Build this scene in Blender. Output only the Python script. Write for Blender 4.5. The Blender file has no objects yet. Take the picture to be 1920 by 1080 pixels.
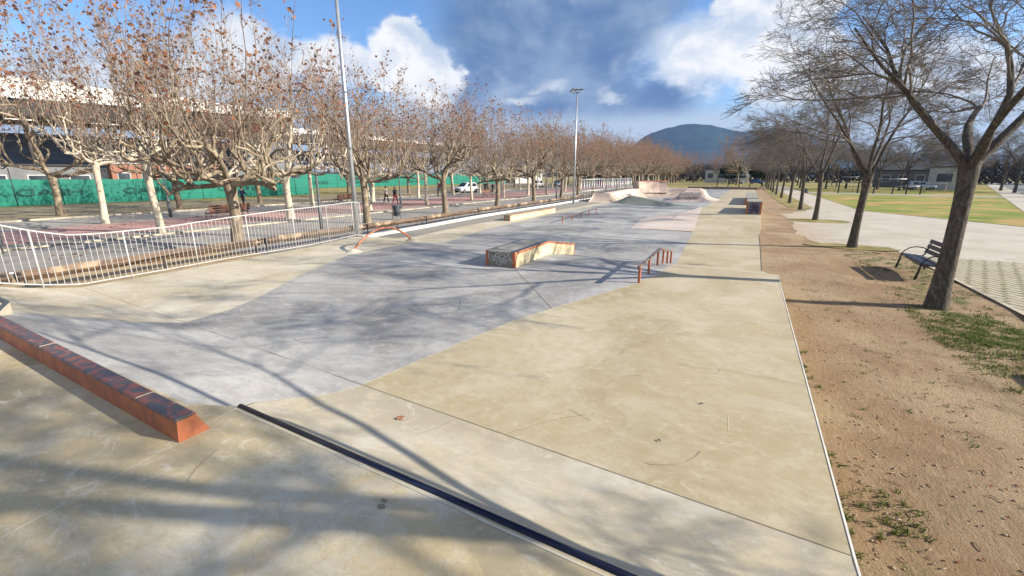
import bpy, math, random
import numpy as np
from mathutils import Vector, Matrix
R = math.radians
scn = bpy.context.scene
col = scn.collection

# ------------------------------------------------------------------ camera
cam_d = bpy.data.cameras.new('camera')
cam = bpy.data.objects.new('camera', cam_d); col.objects.link(cam)
cam_d.sensor_width = 36; cam_d.lens = 810/1920*36
cam_d.clip_start = .05; cam_d.clip_end = 20000
cam.location = (0, 0, 2.6); cam.rotation_euler = (R(90-14.53), 0, R(28.16))
scn.camera = cam
scn.view_settings.view_transform = 'Standard'; scn.view_settings.look = 'None'
scn.view_settings.gamma = 1; scn.view_settings.use_curve_mapping = False
scn.view_settings.exposure = 1.0

SUN_EL, SUN_AZ = 25.0, 16.0          # azimuth measured from +X towards +Y
sdir = Vector((math.cos(R(SUN_EL))*math.cos(R(SUN_AZ)), math.cos(R(SUN_EL))*math.sin(R(SUN_AZ)), math.sin(R(SUN_EL))))
sl = bpy.data.lights.new('sun', 'SUN'); sl.energy = 4.9; sl.angle = R(.55); sl.color = (1, .92, .79)
so = bpy.data.objects.new('sun', sl); col.objects.link(so)
so.rotation_euler = sdir.to_track_quat('Z', 'Y').to_euler()

# ------------------------------------------------------------------ sky with clouds
w = bpy.data.worlds.new('World'); scn.world = w; w.use_nodes = True
nt = w.node_tree; nt.nodes.clear()
def N(t, typ, **kw):
    n = t.nodes.new(typ)
    for k, v in kw.items(): setattr(n, k, v)
    return n
def M(t, op, a, b=None, c=None, clamp=False):
    n = t.nodes.new('ShaderNodeMath'); n.operation = op; n.use_clamp = clamp
    for i, v in enumerate((a, b, c)):
        if v is None: continue
        if isinstance(v, (int, float)): n.inputs[i].default_value = v
        else: t.links.new(v, n.inputs[i])
    return n.outputs[0]
def MR(t, v, a, b, c=0., d=1., smooth=True):
    n = t.nodes.new('ShaderNodeMapRange'); n.interpolation_type = 'SMOOTHSTEP' if smooth else 'LINEAR'
    t.links.new(v, n.inputs[0])
    for i, x in enumerate((a, b, c, d)): n.inputs[i+1].default_value = x
    return n.outputs[0]
def MIX(t, f, a, b, mode='MIX'):
    n = t.nodes.new('ShaderNodeMix'); n.data_type = 'RGBA'; n.blend_type = mode
    for sock, v in ((n.inputs[0], f), (n.inputs[6], a), (n.inputs[7], b)):
        if hasattr(v, 'node'): t.links.new(v, sock)
        elif isinstance(v, (int, float)): sock.default_value = v
        else: sock.default_value = (v[0], v[1], v[2], 1)
    return n.outputs[2]
def NOISE(t, vec, scale, detail=4, rough=.55, dist=0.):
    n = t.nodes.new('ShaderNodeTexNoise'); t.links.new(vec, n.inputs['Vector'])
    n.inputs['Scale'].default_value = scale; n.inputs['Detail'].default_value = detail
    n.inputs['Roughness'].default_value = rough; n.inputs['Distortion'].default_value = dist
    return n.outputs[0]
sky = N(nt, 'ShaderNodeTexSky', sky_type='NISHITA', sun_disc=False)
sky.sun_elevation = R(SUN_EL); sky.sun_rotation = R(90-SUN_AZ); sky.air_density = 1.0; sky.dust_density = .6; sky.ozone_density = 2.0
tc = N(nt, 'ShaderNodeTexCoord')
sep = N(nt, 'ShaderNodeSeparateXYZ'); nt.links.new(tc.outputs['Generated'], sep.inputs[0])
AZ = M(nt, 'MULTIPLY', M(nt, 'ARCTAN2', sep.outputs[0], sep.outputs[1]), 57.2958)
EL = M(nt, 'MULTIPLY', M(nt, 'ARCSINE', sep.outputs[2]), 57.2958)
cmb = N(nt, 'ShaderNodeCombineXYZ')
nt.links.new(M(nt, 'MULTIPLY', AZ, .1), cmb.inputs[0]); nt.links.new(M(nt, 'MULTIPLY', EL, .14), cmb.inputs[1])
CV = cmb.outputs[0]
n_big = NOISE(nt, CV, 1.1, 5, .56, .25)
n_det = NOISE(nt, CV, 3.2, 6, .58, .1)
sh1 = N(nt, 'ShaderNodeVectorMath', operation='ADD'); nt.links.new(CV, sh1.inputs[0]); sh1.inputs[1].default_value = (7.3, 2.1, 4)
n_b2 = NOISE(nt, sh1.outputs[0], 1.5, 5, .58, .2)
dN = M(nt, 'SUBTRACT', n_big, .5); dD = M(nt, 'SUBTRACT', n_det, .5); dB = M(nt, 'SUBTRACT', n_b2, .5)
AZd = M(nt, 'ADD', AZ, M(nt, 'ADD', M(nt, 'MULTIPLY', dN, 6), M(nt, 'MULTIPLY', dD, 4.5)))
ELd = M(nt, 'ADD', EL, M(nt, 'ADD', M(nt, 'MULTIPLY', dB, 4.5), M(nt, 'MULTIPLY', dD, 3.2)))
def blob(a, e, ra, re, lo, hi):
    x = M(nt, 'DIVIDE', M(nt, 'SUBTRACT', AZd, a), ra); y = M(nt, 'DIVIDE', M(nt, 'SUBTRACT', ELd, e), re)
    r2 = M(nt, 'SQRT', M(nt, 'ADD', M(nt, 'MULTIPLY', x, x), M(nt, 'MULTIPLY', y, y)))
    return MR(nt, r2, hi, lo)          # 1 inside lo, 0 outside hi
def mx(*v):
    o = v[0]
    for q in v[1:]: o = M(nt, 'MAXIMUM', o, q)
    return o
K = 4.9                                 # display white / background strength
skyc = MIX(nt, 1, sky.outputs[0], (.62, .80, 1.02), 'MULTIPLY')
def S_(c, k=1.): return (c[0]*K*k, c[1]*K*k, c[2]*K*k)
# soft bright veil low on the horizon; broken cloud added outside the view as whitish fill
veil = MR(nt, EL, 12, 0, 0, .75)
c0 = MIX(nt, veil, skyc, S_((.50, .61, .77)))
away = MR(nt, n_big, .42, .54)
cosaz = M(nt, 'COSINE', M(nt, 'MULTIPLY', M(nt, 'ADD', AZ, 28), .0174533))
away = M(nt, 'MULTIPLY', away, MR(nt, cosaz, .55, .2))
c1 = MIX(nt, M(nt, 'MULTIPLY', away, .9), c0, S_((.78, .79, .80)))
# white cumulus
wh = mx(blob(-41.5, 13.2, 4.2, 4.6, .72, 1.02), blob(-49, 12.2, 6.0, 3.2, .7, 1.05), blob(-58, 11.5, 6, 4.6, .7, 1.1),
        blob(-66, 7.5, 12, 5, .4, 1.15), blob(-38, 9.5, 6, 4, .6, 1.1), blob(-1.6, 14.5, 4.6, 5.2, .75, 1.0),
        blob(-6.5, 12.5, 6.5, 3.2, .15, 1.15), blob(2.2, 10, 4.8, 4.2, .5, 1.1), blob(13, 8.5, 9, 4.2, .5, 1.1), blob(24, 7, 9, 5, .4, 1.1))
whc = MIX(nt, MR(nt, n_b2, .36, .62), S_((.58, .68, .84)), S_((.93, .96, 1.0), 1.02))
c2 = MIX(nt, wh, c1, whc)
# the big slate-blue cloud
dk = mx(blob(-24, 16, 14, 10, .7, 1.12), blob(-14, 18, 6.5, 6, .5, 1.15), blob(-24, 9.0, 14.5, 5.4, .6, 1.25), blob(-12, 8.2, 8, 3.0, .3, 1.2))
dkc = MIX(nt, MR(nt, n_big, .34, .68), S_((.115, .22, .44)), S_((.29, .41, .61)))
dkc = MIX(nt, M(nt, 'MULTIPLY', MR(nt, n_b2, .52, .74), .5), dkc, S_((.52, .62, .78)))
c3 = MIX(nt, dk, c2, dkc)
# bright puffs in front of it
wf = mx(blob(-6.8, 11.3, 6.0, 2.3, .1, 1.25), blob(-22.6, 10.2, 3.0, .9, .0, 1.2), blob(-27, 9.0, 3.0, .8, .0, 1.2), blob(-16, 8.9, 1.5, .8, 0, 1.2),
        blob(-2.2, 15.2, 3.4, 4.0, .6, 1.05), blob(-39.5, 13, 3.2, 3.4, .6, 1.0))
c4a = MIX(nt, M(nt, 'MULTIPLY', wf, .75), c3, MIX(nt, MR(nt, n_det, .3, .65), S_((.62, .71, .84)), S_((.93, .95, .97))))
wg = mx(blob(-.2, 15.8, 6.2, 6.0, .82, 1.0), blob(3.2, 10.8, 5.5, 4.0, .55, 1.1), blob(-6.6, 12.8, 7.2, 4.0, .45, 1.15), blob(-41.6, 13.2, 4.0, 4.2, .82, 1.0), blob(-38.2, 11.2, 4.2, 3.6, .7, 1.05), blob(-49.5, 12.0, 4.5, 2.2, .6, 1.1))
c4 = MIX(nt, M(nt, 'MULTIPLY', wg, .97), c4a, MIX(nt, MR(nt, n_b2, .34, .60), S_((.60, .70, .86)), S_((1.0, 1.0, 1.0), 1.06)))
lowb = M(nt, 'MULTIPLY', MR(nt, EL, 8.3, 5.8), MR(nt, n_b2, .3, .6, .7, .97))
c5 = MIX(nt, lowb, c4, S_((.56, .66, .78)))
bg = N(nt, 'ShaderNodeBackground'); nt.links.new(c5, bg.inputs[0]); bg.inputs[1].default_value = .1
out = N(nt, 'ShaderNodeOutputWorld'); nt.links.new(bg.outputs[0], out.inputs[0])

# ------------------------------------------------------------------ helpers
def tag(o, label=None, cat=None, group=None, kind=None):
    if label: o['label'] = label
    if cat: o['category'] = cat
    if group: o['group'] = group
    if kind: o['kind'] = kind
    return o
def empty(name, loc=(0, 0, 0), rz=0., label=None, cat=None, group=None):
    o = bpy.data.objects.new(name, None); col.objects.link(o)
    o.location = loc; o.rotation_euler = (0, 0, rz); o.empty_display_size = .2
    return tag(o, label, cat, group)
def link(name, me, m=None, parent=None, loc=None):
    o = bpy.data.objects.new(name, me); col.objects.link(o)
    if m is not None:
        for q in (m if isinstance(m, (list, tuple)) else [m]): me.materials.append(q)
    if parent is not None: o.parent = parent
    if loc is not None: o.location = loc
    return o
def copy_tree(o, parent=None):
    c = o.copy(); col.objects.link(c); c.parent = parent
    for ch in o.children: copy_tree(ch, c)
    return c
class MB:
    def __init__(s): s.v = []; s.f = []; s.mi = []; s.sm = []
    def add(s, vs, fs, mi=0, sm=False):
        b = len(s.v); s.v += [tuple(v) for v in vs]; s.f += [tuple(b+i for i in f) for f in fs]
        s.mi += [mi]*len(fs); s.sm += [sm]*len(fs); return s
    def box(s, c, d, rz=0., mi=0, bev=0., tilt=None):
        x, y, z = d[0]/2, d[1]/2, d[2]/2
        b = min(bev, x*.9, y*.9, z*.9)
        if b > 0:
            vs = []; 
            for sz, ins in ((-1, b), (-1, 0), (1, 0), (1, b)):
                zz = sz*(z if ins else z-b)
                k = b if ins else 0
                for px, py in ((-x+b, -y), (x-b, -y), (x, -y+b), (x, y-b), (x-b, y), (-x+b, y), (-x, y-b), (-x, -y+b)):
                    qx = math.copysign(max(abs(px)-k, 0), px); qy = math.copysign(max(abs(py)-k, 0), py)
                    vs.append((qx, qy, zz))
            fs = [tuple(range(7, -1, -1)), tuple(range(24, 32))]
            for l in range(3):
                for i in range(8):
                    j = (i+1) % 8; fs.append((l*8+i, l*8+j, l*8+8+j, l*8+8+i))
        else:
            vs = [(sx*x, sy*y, sz*z) for sz in (-1, 1) for sx, sy in ((-1, -1), (1, -1), (1, 1), (-1, 1))]
            fs = [(3, 2, 1, 0), (4, 5, 6, 7), (0, 1, 5, 4), (1, 2, 6, 5), (2, 3, 7, 6), (3, 0, 4, 7)]
        T = Matrix.Translation(c) @ Matrix.Rotation(rz, 4, 'Z')
        if tilt is not None: T = T @ tilt
        return s.add([T @ Vector(v) for v in vs], fs, mi)
    def tube(s, pts, r, k=8, mi=0, cap=True, sm=True, flat=1.):
        pts = [Vector(p) for p in pts]; n = len(pts)
        rs = r if isinstance(r, (list, tuple)) else [r]*n
        vs = []; prev = None
        for i, p in enumerate(pts):
            t = (pts[min(i+1, n-1)]-pts[max(i-1, 0)]).normalized()
            if prev is None:
                a = Vector((0, 0, 1)) if abs(t.z) < .9 else Vector((1, 0, 0))
                u = t.cross(a).normalized()
            else:
                u = (prev - t*prev.dot(t)).normalized()
            prev = u; v = t.cross(u)
            for j in range(k):
                a = 2*math.pi*j/k
                vs.append(p+u*math.cos(a)*rs[i]+v*math.sin(a)*rs[i]*flat)
        fs = [(i*k+j, i*k+(j+1) % k, (i+1)*k+(j+1) % k, (i+1)*k+j) for i in range(n-1) for j in range(k)]
        s.add(vs, fs, mi, sm)
        if cap:
            b = len(s.v)-n*k
            s.f += [tuple(b+j for j in range(k-1, -1, -1)), tuple(b+(n-1)*k+j for j in range(k))]; s.mi += [mi]*2; s.sm += [False]*2
        return s
    def lathe(s, prof, c=(0, 0, 0), k=16, mi=0):
        vs = []; n = len(prof)
        for r_, z in prof:
            for j in range(k):
                a = 2*math.pi*j/k; vs.append((c[0]+r_*math.cos(a), c[1]+r_*math.sin(a), c[2]+z))
        fs = [(i*k+j, i*k+(j+1) % k, (i+1)*k+(j+1) % k, (i+1)*k+j) for i in range(n-1) for j in range(k)]
        s.add(vs, fs, mi, True); return s
    def ball(s, c, r, sc=(1, 1, 1), k=10, mi=0):
        n = k//2; prof = [(r*math.sin(math.pi*i/n), -r*math.cos(math.pi*i/n)) for i in range(n+1)]
        vs = []
        for r_, z in prof:
            for j in range(k):
                a = 2*math.pi*j/k; vs.append((c[0]+r_*math.cos(a)*sc[0], c[1]+r_*math.sin(a)*sc[1], c[2]+z*sc[2]))
        fs = [(i*k+j, i*k+(j+1) % k, (i+1)*k+(j+1) % k, (i+1)*k+j) for i in range(n) for j in range(k)]
        return s.add(vs, fs, mi, True)
    def mesh(s, name='m'):
        me = bpy.data.meshes.new(name); me.from_pydata(s.v, [], s.f); me.update()
        me.polygons.foreach_set('material_index', s.mi); me.polygons.foreach_set('use_smooth', s.sm)
        return me
    def build(s, name, m, parent=None, loc=None): return link(name, s.mesh(name), m, parent, loc)
def np_mesh(name, V, Q=None, T=None, smooth=True):
    me = bpy.data.meshes.new(name); V = np.asarray(V, np.float32)
    nq = 0 if Q is None else len(Q); ntr = 0 if T is None else len(T)
    me.vertices.add(len(V)); me.vertices.foreach_set('co', V.ravel())
    loops = np.concatenate(([np.asarray(Q, np.int32).ravel()] if nq else [])+([np.asarray(T, np.int32).ravel()] if ntr else []))
    starts = np.concatenate(([np.arange(nq, dtype=np.int32)*4] if nq else [])+([nq*4+np.arange(ntr, dtype=np.int32)*3] if ntr else []))
    me.loops.add(len(loops)); me.loops.foreach_set('vertex_index', loops)
    me.polygons.add(nq+ntr); me.polygons.foreach_set('loop_start', starts)
    me.polygons.foreach_set('use_smooth', np.full(nq+ntr, smooth)); me.update(calc_edges=True)
    return me

# ------------------------------------------------------------------ materials
def mat(name, c1, c2=None, scale=4., detail=5, lo=.35, hi=.65, rough=.8, bump=0., bscale=None, c3=None, s3=.5, lo3=.5, hi3=.7,
        stretch=None, rot=0., metal=0., spec=.4, fine=0., coord='Object', dist=.3):
    m = bpy.data.materials.new(name); m.use_nodes = True; t = m.node_tree
    b = t.nodes['Principled BSDF']; b.inputs['Roughness'].default_value = rough; b.inputs['Metallic'].default_value = metal
    b.inputs['Specular IOR Level'].default_value = spec
    m.diffuse_color = (*c1, 1)
    if c2 is None and bump == 0:
        b.inputs['Base Color'].default_value = (*c1, 1); return m
    tcn = N(t, 'ShaderNodeTexCoord'); vec = tcn.outputs[coord]
    if stretch or rot:
        mp = N(t, 'ShaderNodeMapping'); t.links.new(vec, mp.inputs[0]); mp.inputs['Scale'].default_value = stretch or (1, 1, 1)
        mp.inputs['Rotation'].default_value = (0, 0, rot); vs = mp.outputs[0]
    else: vs = vec
    c = c1
    if c2 is not None: c = MIX(t, MR(t, NOISE(t, vs, scale, detail, .6, dist), lo, hi), c1, c2)
    if c3 is not None: c = MIX(t, MR(t, NOISE(t, vec, s3, 6, .6, .4), lo3, hi3), c, c3)
    if fine > 0:
        f = MR(t, NOISE(t, vec, 90, 3, .7), .3, .7, 1-fine, 1+fine, False)
        hs = N(t, 'ShaderNodeHueSaturation'); t.links.new(f, hs.inputs['Value'])
        if hasattr(c, 'node'): t.links.new(c, hs.inputs['Color'])
        else: hs.inputs['Color'].default_value = (*c, 1)
        c = hs.outputs[0]
    if hasattr(c, 'node'): t.links.new(c, b.inputs['Base Color'])
    else: b.inputs['Base Color'].default_value = (*c, 1)
    if bump > 0:
        bn = N(t, 'ShaderNodeBump'); bn.inputs['Strength'].default_value = 1; bn.inputs['Distance'].default_value = bump
        t.links.new(NOISE(t, vec, bscale or scale*3, 6, .65), bn.inputs['Height']); t.links.new(bn.outputs[0], b.inputs['Normal'])
    return m
def concrete(name, base, light, dark, stain, seed=0., streak=R(35), kk=1., an=1.5, am=.5):
    """trowelled skatepark concrete: broad patches, swirled trowel marks, pale scuffs, speckle"""
    m = bpy.data.materials.new(name); m.use_nodes = True; t = m.node_tree; b = t.nodes['Principled BSDF']
    tcn = N(t, 'ShaderNodeTexCoord'); mp = N(t, 'ShaderNodeMapping'); t.links.new(tcn.outputs['Object'], mp.inputs[0])
    mp.inputs['Location'].default_value = (seed, seed*1.7, 0); v = mp.outputs[0]
    mp2 = N(t, 'ShaderNodeMapping'); t.links.new(v, mp2.inputs[0]); mp2.inputs['Rotation'].default_value = (0, 0, streak); mp2.inputs['Scale'].default_value = (1., an, 1)
    vs = mp2.outputs[0]
    c = MIX(t, MR(t, NOISE(t, v, .55, 7, .66, .6), .40, .62), base, light)
    c = MIX(t, MR(t, NOISE(t, v, .33, 5, .6, .9), .48, .62, 0, .9), c, dark)
    c = MIX(t, MR(t, NOISE(t, vs, 1.5, 10, .76, 1.2), .50, .62, 0, .75), c, stain)
    c = MIX(t, MR(t, NOISE(t, v, 2.3, 12, .82, 1.0), .525, .60, 0, .5, False), c, light)
    sc = MR(t, NOISE(t, vs, 3.4, 10, .8, 1.6), .54, .66, 0, .8*kk, False)
    c = MIX(t, sc, c, tuple(min(q*1.06, .8) for q in light))
    c = MIX(t, MR(t, NOISE(t, vs, 8, 8, .78, .6), .45, .68, 0, .5), c, dark)
    pits = MR(t, NOISE(t, v, 38, 3, .6), .70, .76, 0, .35)
    c = MIX(t, pits, c, (dark[0]*.5, dark[1]*.5, dark[2]*.5))
    f = MR(t, NOISE(t, v, 160, 2, .7), .3, .7, .93, 1.07, False)
    hs = N(t, 'ShaderNodeHueSaturation'); t.links.new(f, hs.inputs['Value']); t.links.new(c, hs.inputs['Color'])
    t.links.new(hs.outputs[0], b.inputs['Base Color'])
    t.links.new(MR(t, NOISE(t, vs, 2.2, 5, .6), .3, .7, .55, .82, False), b.inputs['Roughness'])
    b.inputs['Specular IOR Level'].default_value = .35
    bn = N(t, 'ShaderNodeBump'); bn.inputs['Distance'].default_value = .006; bn.inputs['Strength'].default_value = .6
    t.links.new(NOISE(t, vs, 7, 8, .7, .5), bn.inputs['Height']); t.links.new(bn.outputs[0], b.inputs['Normal'])
    return m
M_beige = concrete('beige_concrete', (.395, .33, .205), (.495, .435, .32), (.34, .278, .165), (.44, .375, .25), 0)
M_beigeL = concrete('beige_concrete_left', (.45, .395, .28), (.58, .53, .43), (.38, .33, .22), (.52, .45, .33), 31, R(12), 1.3)
M_ramp = concrete('ramp_concrete', (.43, .385, .29), (.53, .495, .415), (.37, .325, .235), (.48, .41, .285), 12)
M_gray = concrete('blue_grey_concrete', (.295, .285, .27), (.44, .43, .405), (.23, .222, .212), (.345, .335, .315), 5, R(10), 1.2)
M_deck = concrete('deck_concrete', (.44, .365, .225), (.57, .52, .41), (.34, .28, .175), (.53, .42, .24), 55, R(48), 1.3)
M_pink = concrete('pink_concrete', (.50, .41, .35), (.60, .52, .46), (.42, .34, .28), (.55, .46, .39), 8)
M_rosy = concrete('rosy_concrete', (.52, .40, .32), (.66, .55, .47), (.44, .33, .27), (.60, .47, .38), 18, R(80), 1.)
M_green = concrete('greenish_concrete', (.17, .19, .155), (.24, .26, .22), (.13, .15, .12), (.20, .21, .17), 28)
M_white = mat('white_kerb_concrete', (.72, .70, .64), (.58, .55, .48), 3, rough=.8, bump=.003, fine=.05)
M_joint = mat('joint_line', (.22, .185, .13), (.31, .26, .185), 6, rough=.95)
M_jointl = mat('pale_joint', (.62, .57, .44), (.50, .45, .34), 6, rough=.9)
M_asph = mat('asphalt', (.235, .225, .21), (.30, .285, .26), 1.2, 6, rough=.9, fine=.10, c3=(.20, .19, .18), s3=.25)
M_asph2 = mat('road_asphalt', (.13, .13, .135), (.19, .185, .18), 1.0, 6, rough=.9, fine=.1)
M_curb = mat('cream_kerb_stone', (.50, .44, .33), (.27, .24, .19), 1.6, 5, rough=.85, bump=.004, fine=.08)
M_whitemetal = mat('white_painted_metal', (.44, .43, .42), (.33, .28, .25), 7, rough=.45, metal=0, lo=.5, hi=.8)
M_galv = mat('galvanised_steel', (.50, .52, .54), (.40, .42, .45), 5, rough=.42, metal=.75)
M_darkmetal = mat('dark_grey_paint', (.07, .08, .09), (.11, .12, .13), 8, rough=.5)
M_black = mat('black_metal', (.02, .02, .022), rough=.5)
M_orange = mat('orange_paint', (.47, .15, .062), (.32, .11, .055), 9, 9, rough=.6, bump=.003, bscale=60, c3=(.35, .30, .24), s3=5, lo3=.66, hi3=.72)
M_coping = mat('sky_tinted_steel', (.016, .020, .042), (.09, .11, .17), 30, 6, .5, .75, rough=.28, metal=.7, stretch=(.06, 1, 1))  # blue of the reflected sky is mixed into the steel colour
M_soilpat = None
def worn_top(name, dark=(.035, .034, .04), mid=(.20, .055, .035), sc=7.):
    m = mat(name, dark, (.085, .085, .095), sc*3, 8, .4, .7, rough=.45, bump=.002, bscale=70, c3=mid, s3=sc, lo3=.45, hi3=.58, spec=.6)
    t = m.node_tree; b = t.nodes['Principled BSDF']; old = b.inputs['Base Color'].links[0].from_socket; v = [n for n in t.nodes if n.type == 'TEX_COORD'][0].outputs['Object']
    c = MIX(t, MR(t, NOISE(t, v, 24, 8, .75, .8), .60, .66), old, (.42, .40, .35)); t.links.new(c, b.inputs['Base Color'])
    return m
M_worn = worn_top('worn_waxed_paint', (.065, .062, .068), (.24, .075, .05), 13.)
M_wax = mat('black_wax_edge', (.03, .032, .038), (.09, .09, .10), 20, 7, rough=.35, spec=.6)
M_wood = mat('weathered_timber', (.17, .115, .078), (.09, .06, .042), 9, 6, rough=.85, stretch=(1, .12, 1), bump=.004, bscale=14, c3=(.36, .26, .17), s3=1.1, lo3=.54, hi3=.68)
M_slat = mat('varnished_slat', (.20, .085, .05), (.13, .05, .03), 12, 5, rough=.55, stretch=(1, .2, 1))
M_slatdark = mat('dark_bench_slat', (.075, .06, .055), (.05, .042, .04), 12, 5, rough=.5, stretch=(1, .2, 1), spec=.6)
M_glass = mat('dark_glass', (.02, .025, .03), rough=.08, spec=.8)
M_carwhite = mat('white_car_paint', (.80, .80, .80), rough=.22, spec=.6)
M_carred = mat('red_car_paint', (.45, .03, .05), rough=.22, spec=.6)
M_carsilver = mat('silver_car_paint', (.45, .46, .48), rough=.25, metal=.4)
M_carblue = mat('blue_car_paint', (.03, .09, .28), rough=.25)
M_carblack = mat('black_car_paint', (.02, .02, .025), rough=.2)
M_tyre = mat('tyre_rubber', (.02, .02, .02), rough=.85)
M_rim = mat('alloy_rim', (.25, .25, .27), rough=.35, metal=.8)
M_lens = mat('lamp_lens', (.6, .62, .65), rough=.15, spec=.8)
M_redlens = mat('red_lens', (.4, .02, .02), rough=.2)
# dirt with grass patches
def dirt_mat():
    m = bpy.data.materials.new('trodden_dirt'); m.use_nodes = True; t = m.node_tree; b = t.nodes['Principled BSDF']
    tcn = N(t, 'ShaderNodeTexCoord'); v = tcn.outputs['Object']
    mp = N(t, 'ShaderNodeMapping'); t.links.new(v, mp.inputs[0]); mp.inputs['Scale'].default_value = (2.6, 1, 1); mp.inputs['Rotation'].default_value = (0, 0, R(14)); vs = mp.outputs[0]
    c = MIX(t, MR(t, NOISE(t, v, .5, 6, .6, .5), .36, .64), (.30, .20, .115), (.395, .295, .185))
    c = MIX(t, MR(t, NOISE(t, v, 1.1, 6, .65, .5), .50, .68), c, (.245, .17, .105))
    c = MIX(t, MR(t, NOISE(t, vs, 5, 8, .75, .8), .52, .68, 0, .6), c, (.46, .36, .24))
    c = MIX(t, MR(t, NOISE(t, v, 22, 6, .75, .2), .56, .7, 0, .5), c, (.20, .13, .08))
    sx = N(t, 'ShaderNodeSeparateXYZ'); t.links.new(v, sx.inputs[0])
    # grass grows round the tree row (x about 4) and further off
    d = M(t, 'ABSOLUTE', M(t, 'SUBTRACT', sx.outputs[0], 4.2))
    near = MR(t, d, 1.35, .3)
    g = M(t, 'ADD', NOISE(t, v, 1.0, 7, .7, .4), M(t, 'MULTIPLY', near, .13))
    g = M(t, 'SUBTRACT', g, .02)
    gm = MR(t, g, .60, .68)
    gc = MIX(t, MR(t, NOISE(t, v, 14, 5, .7), .35, .65), (.05, .075, .02), (.17, .19, .06))
    gc = MIX(t, MR(t, NOISE(t, v, 40, 4, .7), .5, .7), gc, (.26, .21, .11))
    c = MIX(t, M(t, 'MULTIPLY', gm, .8), c, gc)
    t.links.new(c, b.inputs['Base Color']); b.inputs['Roughness'].default_value = .95; b.inputs['Specular IOR Level'].default_value = .15
    h = M(t, 'ADD', M(t, 'MULTIPLY', NOISE(t, vs, 6, 8, .75, .7), .7), M(t, 'MULTIPLY', NOISE(t, v, 45, 5, .7), .5))
    bn = N(t, 'ShaderNodeBump'); bn.inputs['Distance'].default_value = .06; t.links.new(h, bn.inputs['Height']); t.links.new(bn.outputs[0], b.inputs['Normal'])
    return m
M_dirt = dirt_mat()
M_lawn = mat('lawn', (.125, .19, .03), (.33, .32, .10), .55, 7, .38, .62, rough=.95, bump=.04, bscale=25, c3=(.42, .28, .12), s3=.22, lo3=.47, hi3=.60, fine=.3, spec=.1, stretch=(.35, 1.4, 1), rot=R(-20))
M_verge = mat('dry_verge', (.17, .17, .055), (.35, .28, .13), .8, 7, .36, .6, rough=.95, bump=.05, bscale=20, fine=.2, spec=.1)
M_drysoil = mat('dry_soil', (.36, .30, .20), (.26, .21, .14), .6, 6, rough=.95, bump=.01, c3=(.20, .22, .08), s3=.5, lo3=.58, hi3=.7, fine=.12, spec=.1)
M_ochre = mat('ochre_soil', (.42, .31, .18), (.30, .225, .135), 2.2, 6, rough=.95, bump=.01, fine=.1, c3=(.22, .22, .08), s3=2, lo3=.6, hi3=.7)
M_gravel = mat('gravel', (.34, .32, .28), (.17, .16, .14), 26, 4, .42, .6, rough=.95, bump=.02, bscale=40, fine=.3)
def pavers(name, c1, c2, mortar, bw, bh, rot=0., msize=.02, off=.5, grass=False, c3=None):
    m = bpy.data.materials.new(name); m.use_nodes = True; t = m.node_tree; b = t.nodes['Principled BSDF']
    tcn = N(t, 'ShaderNodeTexCoord'); mp = N(t, 'ShaderNodeMapping'); t.links.new(tcn.outputs['Object'], mp.inputs[0]); mp.inputs['Rotation'].default_value = (0, 0, rot)
    br = N(t, 'ShaderNodeTexBrick'); t.links.new(mp.outputs[0], br.inputs['Vector'])
    br.offset = off
    for k_, v_ in (('Color1', c1), ('Color2', c2), ('Mortar', mortar)): br.inputs[k_].default_value = (*v_, 1)
    br.inputs['Scale'].default_value = 1; br.inputs['Mortar Size'].default_value = msize; br.inputs['Mortar Smooth'].default_value = .2
    br.inputs['Brick Width'].default_value = bw; br.inputs['Row Height'].default_value = bh; br.inputs['Bias'].default_value = 0
    v = tcn.outputs['Object']
    c = MIX(t, MR(t, NOISE(t, v, .5, 6, .65, .4), .35, .65, 0, .5), br.outputs[0], c3 or (c1[0]*.72, c1[1]*.70, c1[2]*.66))
    c = MIX(t, MR(t, NOISE(t, v, 12, 6, .7), .5, .72, 0, .35), c, (c1[0]*.6, c1[1]*.58, c1[2]*.52))
    if grass:
        gc = MIX(t, MR(t, NOISE(t, v, 8, 4), .4, .6), (.10, .11, .04), (.26, .21, .12)); c = MIX(t, MR(t, br.outputs[1], .3, .7), c, gc)
    t.links.new(c, b.inputs['Base Color']); b.inputs['Roughness'].default_value = .9
    bn = N(t, 'ShaderNodeBump'); bn.inputs['Distance'].default_value = .02 if grass else .004; bn.invert = True
    t.links.new(br.outputs[1], bn.inputs['Height']); t.links.new(bn.outputs[0], b.inputs['Normal'])
    return m
M_plaza = pavers('pale_plaza_pavers', (.44, .40, .325), (.49, .445, .37), (.31, .275, .22), .6, .4, R(0), .008)
M_pathpav = pavers('path_pavers', (.46, .41, .33), (.52, .47, .39), (.30, .27, .21), .2, .1, R(45), .006)
M_grasspav = pavers('grass_jointed_blocks', (.43, .38, .28), (.48, .43, .33), (.12, .12, .05), .42, .22, R(62), .045, .5, True)
M_redpav = pavers('red_paving', (.43, .235, .205), (.47, .275, .24), (.30, .18, .16), .4, .4, 0, .012, 0., c3=(.36, .25, .22))
M_promgrey = pavers('grey_paving', (.33, .31, .28), (.37, .35, .31), (.25, .23, .2), .4, .4, 0, .012, 0.)

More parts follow.
